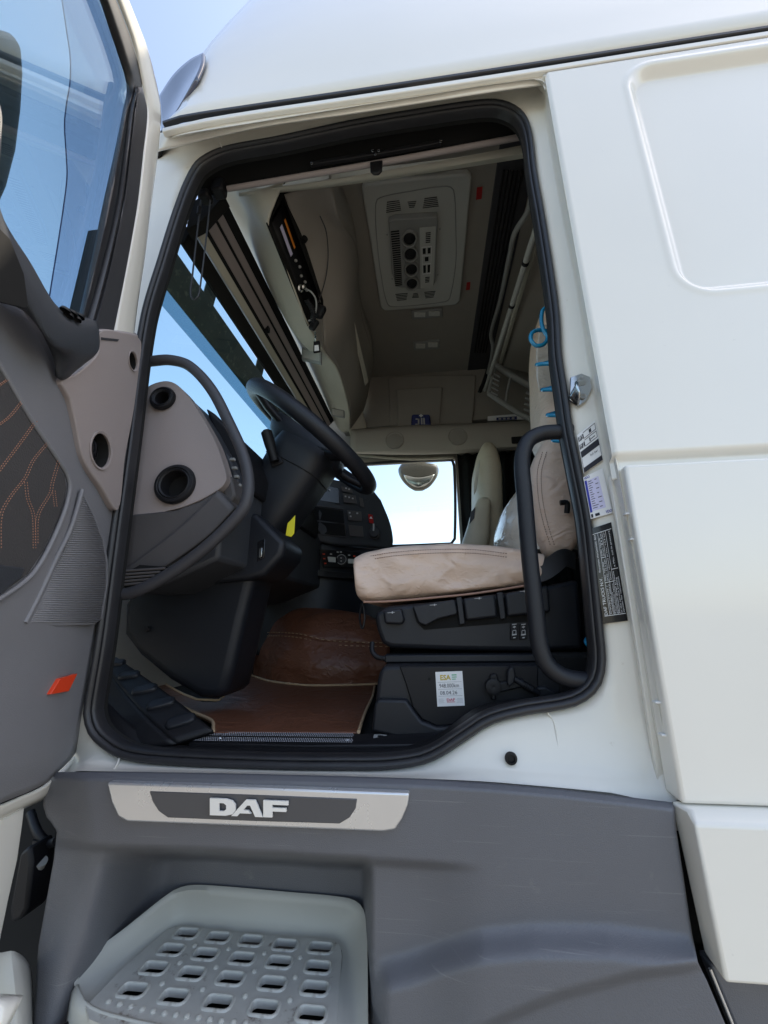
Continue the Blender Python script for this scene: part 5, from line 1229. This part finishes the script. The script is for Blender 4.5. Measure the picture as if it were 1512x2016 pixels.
tube('slot_frame', [cq(*p)+Vector((0, -0.009, 0)) for p in ((590, 992), (677, 1004), (682, 1058), (598, 1050))], 0.003, 'dash_grey', cc, n=40, sides=6, closed=True, smooth=False)
on([(612, 950), (667, 962), (668, 992), (606, 982)], 'radio_face', 'black_gloss')
for pts in ([(672, 958), (692, 964), (695, 972), (674, 968)], [(675, 972), (700, 977), (703, 993), (677, 990)], [(683, 1005), (711, 1008), (713, 1027), (686, 1025)], [(686, 1034), (714, 1037), (716, 1058), (689, 1056)], [(707, 980), (714, 982), (717, 1000), (709, 998)]):
    on(pts, 'switch_block', 'dash_grey', lift=0.01)
for (x, y) in ((682, 963), (688, 965), (681, 979), (688, 981), (695, 983), (689, 1011), (691, 1018), (704, 1012), (640, 962), (650, 966), (615, 975), (630, 978)):
    on([(x-1.6, y-1.6), (x+1.6, y-1.4), (x+1.6, y+1.4), (x-1.6, y+1.2)], 'switch_icon', 'icon', lift=0.0145, th=0.001, bevel=0)
on([(725, 1013), (734, 1015), (736, 1032), (727, 1030)], 'hazard_switch', 'red_button', lift=0.012)
on([(728, 1022), (731, 1018), (734, 1023)], 'hazard_icon', 'ink_white', lift=0.0165, th=0.001, bevel=0)
lathe('light_knob', cq(737, 1050)+Vector((0, -0.012, 0)), (0.15, -1, 0), [(0.035, -0.01), (0.034, 0.004), (0.026, 0.006), (0.024, 0.02), (0, 0.022)], 'black', cc, sides=28)
on([(735.5, 1034), (738.5, 1034), (738.5, 1048), (735.5, 1048)], 'knob_mark', 'icon', lift=0.036, th=0.001, bevel=0)
# climate panel and lower fascia
def lq(x, y): return P(x, y, interp([(560, 1.02), (640, 1.06), (720, 1.22)], x))
lf = patch('lower_fascia', [[lq(562, 1050), lq(600, 1052), lq(650, 1070), lq(720, 1080), lq(790, 1084)], [lq(552, 1090), lq(600, 1100), lq(650, 1110), lq(720, 1115), lq(790, 1118)], [lq(515, 1150), lq(580, 1150), lq(650, 1155), lq(720, 1160), lq(790, 1160)], [lq(475, 1210), lq(560, 1203), lq(640, 1200), lq(720, 1200), lq(790, 1200)], [lq(455, 1290), lq(560, 1290), lq(640, 1290), lq(720, 1290), lq(790, 1290)]], 'column', truck, nu=30, nv=24, solid=0.01, label='black fascia under the centre console')
strip('fascia_trim', [lq(572, 1052)+Vector((0, -0.02, 0)), lq(592, 1090)+Vector((0, -0.02, 0)), lq(612, 1122)+Vector((0, -0.02, 0)), lq(640, 1131)+Vector((0, -0.02, 0)), lq(720, 1136)+Vector((0, -0.02, 0))], 0.03, 0.02, 'black', lf, n=30, up=Vector((0, 1, 0)))
def on2(pts, name, m, lift=0.03, th=0.02, bevel=0.002): return prism(name, [lq(x, y)+Vector((0, -lift, 0)) for x, y in pts], (0, th, 0), m, lf, bevel=bevel)
on2([(632, 1083), (712, 1090), (712, 1120), (640, 1118)], 'climate_panel', 'black_gloss')
on2([(648, 1098), (664, 1099), (664, 1109), (650, 1108)], 'climate_display', 'unit_grey', lift=0.034, th=0.004)
on2([(688, 1102), (704, 1103), (704, 1112), (688, 1111)], 'climate_display', 'unit_grey', lift=0.034, th=0.004)
lathe('climate_knob', lq(676, 1104)+Vector((0, -0.03, 0)), (0.1, -1, 0), [(0.026, 0), (0.025, 0.012), (0.020, 0.014), (0.019, 0.011), (0, 0.011)], 'black', lf, sides=28)
tube('knob_ring', [lq(676, 1104)+Vector((0.0225*math.cos(t), -0.045, 0.0225*math.sin(t))) for t in [2*math.pi*i/24 for i in range(24)]], 0.0012, 'icon', lf, n=48, sides=6, closed=True)
for (x, y, m_) in ((641, 1093, 'red'), (642, 1102, 'red'), (644, 1111, 'red'), (655, 1093, 'icon'), (668, 1089, 'icon'), (674, 1089, 'icon'), (690, 1095, 'icon'), (700, 1097, 'red'), (676, 1101, 'icon'), (676, 1107, 'icon')):
    on2([(x-2, y-1.2), (x+2, y-1), (x+2, y+1.2), (x-2, y+1)], 'climate_icon', m_, lift=0.0425 if abs(x-676) < 1 else 0.034, th=0.001, bevel=0)

# ================================================================== grab handles, hose
tube('grab_handle', [(1135, 846, .085), (1105, 850, .085), (1068, 853, .085), (1040, 868, .085), (1028, 905, .085), (1033, 980, .085), (1042, 1090, .085), (1054, 1200, .085), (1062, 1268, .085), (1075, 1305, .085), (1100, 1328, .085), (1135, 1339, .085), (1185, 1342, .09)], 0.0165, 'column', truck, n=110, sides=18, label='black grab handle at the rear edge of the door opening')
tube('grab_handle', [(262, 716, .105), (300, 711, .105), (335, 709, .105), (372, 720, .105), (415, 765, .105), (452, 835, .105), (480, 900, .105), (489, 950, .105), (482, 995, .105), (455, 1030, .105), (400, 1082, .105), (330, 1132, .105), (265, 1165, .105), (215, 1173, .105)], 0.0138, 'trim_strip', truck, n=120, sides=18, label='dark grey grab handle along the front of the door opening')
hose = thing('air_hose', 'bright blue spiral air hose hanging beside the driver seat', 'hose', P(1110, 1330, .25))
pts = []
for k in range(300):
    t = k/299; a = t*2*math.pi*13
    b_ = P(interp([(0, 1086), (0.27, 1126), (0.36, 1170), (0.8, 1222), (0.92, 1186), (1, 1186)], t), 690+650*t, 0.235)
    pts.append(b_+Vector((0.045*math.cos(a), 0.03*math.sin(a), 0.006*math.sin(a))))
tube('hose_coil', pts, 0.0055, 'blue_hose', hose, n=900, sides=10)
tube('hose_end', [(1074, 606, .23), (1068, 612, .23), (1066, 632, .23), (1070, 650, .225), (1078, 664, .225), (1070, 678, .22), (1055, 680, .22), (1045, 668, .22), (1048, 655, .225), (1062, 650, .235), (1085, 655, .25), (1105, 680, .25)], 0.0055, 'blue_hose', hose, n=90, sides=10)

# ================================================================== OPEN DOOR
DH = P(274, 700, 0.045); DD = Vector((0.267, -0.964, 0)).normalized(); DN = Vector((0.964, 0.267, 0)).normalized()
def PD(px, py, off=0.0): return PPL(px, py, DH+DN*off, DN)
def DT(t, z, off=0.0): return Vector((DH.x, DH.y, 0))+DD*t+DN*off+Vector((0, 0, z))
def dprism(name, pix, off, th, m, parent, bevel=0.002, label=None, seg=2):
    return prism(name, [PD(x, y, off) if not isinstance(x, Vector) else x for x, y in pix], -DN*th, m, parent, bevel=bevel, label=label, seg=seg)
def dpatch(name, rows, m, parent, **k):
    return patch(name, [[PD(*q) if not isinstance(q, Vector) else q for q in r] for r in rows], m, parent, **k)
FR = 0.88                                        # door length
ztop, zbot = PD(228, -60).z+0.12, PD(0, 1612).z
# white shell: front-edge frame strip, window header, rear post and lower skin
wh = [(-60, 205, 222), (0, 229, 248), (60, 252, 272), (100, 265, 287), (166, 279, 304), (216, 287, 312), (300, 280, 306), (399, 269, 293), (500, 251, 281), (598, 232, 266), (690, 215, 255)]
tz_ = PD(205, -60).z
rows = [[DT(FR-0.05, tz_+0.10, -0.012), PD(-150, -330, -0.012), PD(60, -250, -0.012), PD(160, -130, -0.012)]+[PD(a, y, -0.012) for y, a, b in wh],
        [DT(FR-0.03, tz_+0.13, -0.010), PD(-140, -350, -0.010), PD(75, -265, -0.010), PD(178, -140, -0.010)]+[PD(a+(b-a)*.6, y, -0.006) for y, a, b in wh],
        [DT(FR-0.02, tz_+0.15, -0.03), PD(-130, -365, -0.03), PD(85, -275, -0.03), PD(188, -146, -0.03)]+[PD(b, y, -0.014) for y, a, b in wh],
        [DT(FR-0.02, tz_+0.15, -0.07), PD(-130, -365, -0.07), PD(85, -275, -0.07), PD(188, -146, -0.07)]+[PD(b, y, -0.014)-DN*0.06+DD*0.012 for y, a, b in wh]]
door = patch('cab_door', rows, 'white', truck, nu=90, nv=14, solid=0.004, label='open driver door with taupe and grey inner trim')
# outer skin of the door, window opening left free
zb_ = PD(100, 640).z
dsk = [DT(0.03, zb_, -0.085), DT(FR, zb_, -0.085), DT(FR, zbot-0.05, -0.085), DT(0.03, zbot-0.05, -0.085)]
prism('door_skin', dsk, -DN*0.012, 'white', door, bevel=0.004)
prism('door_rear_post', [DT(FR-0.06, zb_-0.02, -0.03), DT(FR, zb_-0.02, -0.03), DT(FR, tz_+0.14, -0.03), DT(FR-0.06, tz_+0.14, -0.03)], -DN*0.06, 'white', door, bevel=0.006)
# window rubber + dark trim strip
rb = [(-60, 172, 205), (0, 196, 229), (60, 216, 252), (100, 230, 265), (166, 249, 280), (216, 242, 258), (300, 225, 245), (399, 203, 231), (500, 182, 209), (598, 160, 182), (690, 140, 160)]
dpatch('window_rubber', [[DT(FR-0.05, tz_+0.10, -0.02)]+[PD(a, y, -0.022) for y, a, b in rb], [DT(FR-0.05, tz_+0.11, -0.012)]+[PD(a+(b-a)*.45, y, -0.008) for y, a, b in rb], [DT(FR-0.05, tz_+0.12, -0.012)]+[PD(b, y, -0.011) for y, a, b in rb]], 'rubber', door, nu=70, nv=12, solid=0.004)
ts = [(172, 268, 280), (216, 254, 290), (300, 243, 282), (399, 229, 271), (500, 206, 254), (598, 179, 235), (690, 150, 216)]
dpatch('window_trim', [[PD(a, y, -0.008) for y, a, b in ts], [PD(a+(b-a)*.22, y, 0.002) for y, a, b in ts], [PD(a+(b-a)*.30, y, -0.003) for y, a, b in ts], [PD(a+(b-a)*.36, y, 0.003) for y, a, b in ts], [PD(b, y, -0.004) for y, a, b in ts]], 'trim_strip', door, nu=50, nv=24, solid=0.004)
g0 = [DT(FR-0.05, zb_-0.05, -0.03), PD(145, 690, -0.03), PD(165, 600, -0.03), PD(208, 399, -0.03), PD(247, 216, -0.03), PD(254, 166, -0.03), PD(234, 100, -0.03), PD(199, 0, -0.03), PD(174, -60, -0.03), PD(60, -240, -0.03), DT(FR-0.05, tz_+0.12, -0.03)]
prism('door_window', g0, -DN*0.004, 'glass_door', door, bevel=0, label='tinted side window of the open door', smooth=False)
# grey panel
def row(y, *xs):
    z = PD(0, y, 0).z
    return [DT(FR-0.01, z, 0.0)]+[PD(x, yy, o) for x, yy, o in xs]
G = [row(595, (0, 590, 0.005), (30, 600, 0.005), (52, 606, -0.002)), row(700, (0, 700, 0.012), (70, 700, 0.010), (101, 700, -0.002)), row(800, (0, 800, 0.015), (100, 800, 0.010), (145, 800, -0.002)),
     row(905, (0, 905, 0.016), (120, 905, 0.012), (168, 905, -0.002)), row(1005, (0, 1005, 0.018), (160, 1005, 0.010), (234, 1005, -0.008)), row(1100, (0, 1100, 0.018), (150, 1100, 0.012), (226, 1100, -0.008)),
     row(1200, (0, 1200, 0.018), (140, 1200, 0.012), (210, 1200, -0.008)), row(1300, (0, 1300, 0.012), (120, 1300, 0.010), (194, 1300, -0.008)), row(1400, (0, 1400, 0.010), (110, 1400, 0.006), (179, 1400, -0.008)),
     row(1500, (0, 1500, 0.006), (80, 1490, 0.002), (152, 1478, -0.010)), row(1600, (0, 1582, -0.008), (50, 1562, -0.009), (92, 1541, -0.012))]
patch('door_panel', G, 'door_grey', door, nu=30, nv=50, solid=0.008, label='grey lower trim panel of the door')
# lower white flange and skirt
dpatch('door_flange', [[(182, 1400, -0.010), (166, 1462, -0.010), (140, 1500, -0.010), (92, 1545, -0.012), (40, 1570, -0.012), (-60, 1612, -0.012)], [(190, 1405, -0.022), (174, 1470, -0.022), (146, 1514, -0.022), (98, 1560, -0.022), (45, 1588, -0.022), (-60, 1640, -0.022)], [(190, 1410, -0.05), (174, 1476, -0.05), (146, 1520, -0.05), (98, 1566, -0.05), (45, 1594, -0.05), (-60, 1650, -0.05)]], 'white', door, nu=30, nv=10, solid=0.003)
dprism('door_skirt', [(-60, 1640), (20, 1603), (52, 1582), (48, 1620), (38, 1690), (20, 1770), (4, 1850), (-60, 2000)], -0.03, 0.03, 'white', door, bevel=0.006)
# taupe duct panel with holes
tp = [(197, 652), (250, 656), (270, 662), (279, 675), (277, 705), (263, 813), (247, 900), (233, 1004), (200, 960), (166, 906), (150, 835), (138, 785), (120, 750), (150, 737), (194, 694)]
zc0 = PD(262, 711, 0.012); zc1 = PD(199, 887, 0.012)
du = hole_plate('duct_panel', cr([PD(x, y, 0.012) for x, y in tp], 90, True), [circ(zc0, DN, 0.021), circ(zc1, DN, 0.036)], -DN*0.03, 'taupe', door, bevel=0.004, label='taupe duct panel on the door with two round openings')
dpatch('duct_top', [[(196, 652, 0.012), (250, 656, 0.012), (272, 663, 0.012)], [(196, 648, -0.02), (250, 650, -0.02), (268, 656, -0.02)]], 'taupe', du, nu=10, nv=4, solid=0.003)
zc0 = PD(262, 711, 0.013); zc1 = PD(199, 887, 0.013)
for c, r_ in ((zc0, 0.021), (zc1, 0.036)):
    lathe('duct_opening', c, DN, [(r_, -0.002), (r_*1.12, 0.0), (r_*1.10, 0.0022), (r_*0.98, 0.001)], 'taupe', du, sides=36)
    lathe('duct_bore', c, DN, [(r_*0.98, -0.003), (r_*0.97, -0.024), (0, -0.025)], 'void', du, sides=36)
lathe('duct_valve', zc1-DN*0.02, DN, [(0.018, 0.0), (0.017, 0.004), (0.010, 0.009), (0.0, 0.011)], 'black_gloss', du, sides=24, sy=1.6, xdir=DD)
dprism('duct_seam', [(200, 664), (235, 668), (232, 672), (200, 669)], 0.0135, 0.001, 'trim_strip', du, bevel=0)
# armrest pod with switches
pod = dpatch('armrest_pod', [[DT(0.55, PD(0, 300).z, 0.05), (0, 410, 0.03), (62, 520, 0.03), (112, 602, 0.03), (150, 618, 0.025), (190, 632, 0.02)], [DT(0.55, PD(0, 400).z, 0.08), (0, 440, 0.06), (60, 560, 0.06), (105, 628, 0.06), (150, 645, 0.05), (195, 650, 0.03)],
                            [DT(0.55, PD(0, 470).z, 0.08), (0, 520, 0.06), (58, 610, 0.06), (105, 680, 0.06), (150, 690, 0.05), (194, 690, 0.03)], [DT(0.55, PD(0, 540).z, 0.03), (0, 590, 0.02), (52, 610, 0.02), (100, 692, 0.02), (118, 748, 0.016), (160, 722, 0.012)]], 'pod', door, nu=36, nv=24, solid=0.006, label='dark armrest with window switches on the door')
dprism('pull_recess', [(-20, 430), (20, 470), (48, 540), (56, 600), (52, 608), (20, 600), (-20, 590)], 0.068, 0.004, 'void', pod, bevel=0.001)
for (x, y) in ((128, 612), (142, 618), (156, 624), (134, 622), (150, 629)):
    lathe('window_switch', PD(x, y, 0.045), Vector((0.2, 0.1, 1)), [(0.008, 0), (0.007, 0.004), (0, 0.005)], 'black', pod, sides=14)
# fabric inset
ins_ = [(-60, 640), (0, 727), (60, 832), (110, 906), (129, 938), (132, 962), (120, 1010), (86, 1085), (56, 1130), (0, 1172), (-60, 1200)]
fi = dprism('fabric_inset', ins_, 0.024, 0.02, 'inset', door, bevel=0.002, label='black mesh fabric inset with orange stitching')
tube('inset_rim', [PD(x, y, 0.022) for x, y in [(-60, 632), (0, 722), (62, 828), (113, 904), (133, 937), (137, 963), (125, 1012), (91, 1088), (60, 1134), (0, 1178), (-60, 1206)]], 0.004, 'door_grey', fi, n=80, sides=8)
def dst(path, n):
    for dx in (-2.6, 2.6):
        stitches('seam_stitching', [PD(x+dx, y, 0.0245) for x, y in path], 'stitch', fi, n, 0.00055)
dst([(43, 791), (20, 819), (-4, 838)], 14); dst([(71, 829), (37, 876), (-4, 930)], 24); dst([(95, 871), (66, 906), (50, 940), (20, 979), (2, 1015), (0, 1082)], 44)
dst([(51, 949), (55, 982), (66, 1015), (68, 1082)], 26); dst([(116, 907), (103, 952), (100, 969), (75, 1015), (72, 1072)], 34); dst([(106, 966), (110, 999)], 8); dst([(14, 748), (-6, 762)], 6)
dprism('door_pocket', [(-60, 1112), (0, 1112), (50, 1118), (44, 1136), (0, 1172), (-60, 1200)], 0.026, 0.01, 'pod', door, bevel=0.002)
# ribbed speaker panel
rp = [(162, 966), (186, 1010), (205, 1060), (213, 1102), (213, 1150), (202, 1218), (186, 1230), (110, 1233), (50, 1226), (76, 1175), (112, 1100), (140, 1040)]
spk = dprism('ribbed_panel', rp, 0.0155, 0.01, 'door_grey', door, bevel=0.002, label='ribbed grey speaker panel on the door')
tube('ribbed_edge', [PD(x, y, 0.017) for x, y in [(162, 964), (140, 1038), (110, 1100), (75, 1175), (49, 1226)]], 0.004, 'door_grey', spk, n=40, sides=8)
lef_ = [(966, 162), (1040, 141), (1100, 114), (1175, 79), (1224, 56)]; rig_ = [(966, 163), (1010, 185), (1060, 204), (1102, 211), (1150, 211), (1218, 200), (1228, 186)]
v, f = [], []
y = 978.0
while y < 1226:
    a, b = PD(interp(lef_, y)+4, y, 0.0162), PD(interp(rig_, y)-3, y+2, 0.0162)
    vv, ff = tube_data([a, b], 0.0013, 6); k = len(v); v += vv; f += [tuple(i+k for i in q_) for q_ in ff]
    y += 4.3
rbs = finish('panel_ribs', raw(v, f, 'panel_ribs'), 'door_grey', spk, angle=180); rbs['kind'] = 'stuff'
dprism('door_reflector', [(100, 1367), (119, 1336), (153, 1326), (136, 1361)], 0.016, 0.008, 'red', door, bevel=0.001, label='orange-red reflector low on the door panel')
# hinge cavity and what shows below the door
prism('cavity_shade_sheet', [P(-200, 1500, 0.16), P(150, 1500, 0.16), P(110, 1640, 0.16), P(80, 2100, 0.16), P(-200, 2100, 0.16)], (0, 0.02, 0), 'void', truck, bevel=0)  # flat black sheet added for the darkness of the wheel arch behind
hb_ = prism('hinge_bracket', [(38, 1680, 0.06), (58, 1665, 0.06), (62, 1700, 0.06), (52, 1790, 0.06), (40, 1812, 0.06), (20, 1820, 0.06), (18, 1790, 0.06)], (0, 0.05, 0), 'black', truck, bevel=0.006, label='dark hinge bracket in the gap below the door')
tube('cavity_hose', [(60, 1600, .12), (75, 1640, .10), (95, 1660, .10), (112, 1655, .09)], 0.008, 'black', truck, n=20)
tube('cavity_hose', [(50, 1720, .12), (72, 1690, .10), (80, 1650, .10)], 0.012, 'black', truck, n=20)
tube('cavity_strap', [(60, 1740, .10), (82, 1695, .08)], 0.010, 'unit_dark', truck, n=6)
wg = patch('front_step_cover', [[(-60, 1880, -0.02), (0, 1876, -0.03), (25, 1872, -0.03), (45, 1882, -0.01), (62, 1905, 0.03)], [(-60, 1950, -0.04), (0, 1950, -0.05), (30, 1950, -0.05), (52, 1955, -0.03), (66, 1960, 0.02)], [(-60, 2120, -0.06), (0, 2120, -0.07), (30, 2120, -0.07), (60, 2120, -0.04), (72, 2120, 0.02)]], 'step_grey', truck, nu=20, nv=14, solid=0.006, label='light grey front step cover below the door')
patch('front_corner_panel', [[(-60, 1950, -0.10), (0, 1956, -0.10), (46, 1959, -0.09)], [(-60, 1975, -0.12), (0, 1975, -0.12), (38, 1978, -0.10)], [(-60, 2050, -0.13), (-10, 2050, -0.13), (2, 2050, -0.12)]], 'white', truck, nu=10, nv=10, solid=0.006)

# clear wind deflector outside the door window, with its wavy free edge
we = [(112, -60), (122, 0), (131, 60), (138, 110), (138, 160), (131, 205), (127, 245), (130, 300), (132, 345), (126, 400), (114, 480), (98, 580), (90, 640)]
fe = [(172, -60), (200, 0), (222, 60), (238, 105), (252, 160), (250, 205), (243, 245), (230, 300), (221, 345), (208, 400), (190, 480), (168, 580), (150, 650)]
df = patch('wind_deflector', [[PD(x, y, -0.060) for x, y in we], [PD(x+(a-x)*.5, y+(b-y)*.5, -0.056) for (x, y), (a, b) in zip(we, fe)], [PD(a, b, -0.040) for a, b in fe]], 'deflector', door, nu=60, nv=8, solid=0, label='clear wind deflector with wavy edge on the door window')
tube('deflector_edge', [PD(x, y, -0.060) for x, y in we], 0.0011, 'navy', df, n=80, sides=6)
sm = prism('side_mirror', [PD(x, y, -0.20) for x, y in [(-120, 40), (0, 58), (30, 66), (46, 95), (50, 150), (46, 220), (36, 300), (18, 370), (0, 412), (-120, 470)]], -DN*0.14, 'pod', truck, bevel=0.02, seg=4, label='dark exterior mirror housing seen through the door window')

dprism('panel_backing', [(-40, 540), (50, 545), (112, 620), (126, 735), (104, 742), (60, 660), (-40, 650)], 0.002, 0.01, 'door_grey', door, bevel=0)

# front of the cab (outside, beyond the open door)
fx = wb.x-0.03
prism('cab_front', [Vector((fx-0.02, 0.20, 0.9)), Vector((fx-0.02, 2.2, 0.9)), Vector((fx-0.02, 2.2, 1.86)), Vector((fx-0.02, 0.20, 1.86))], (-0.03, 0, 0), 'white', truck, bevel=0.006)
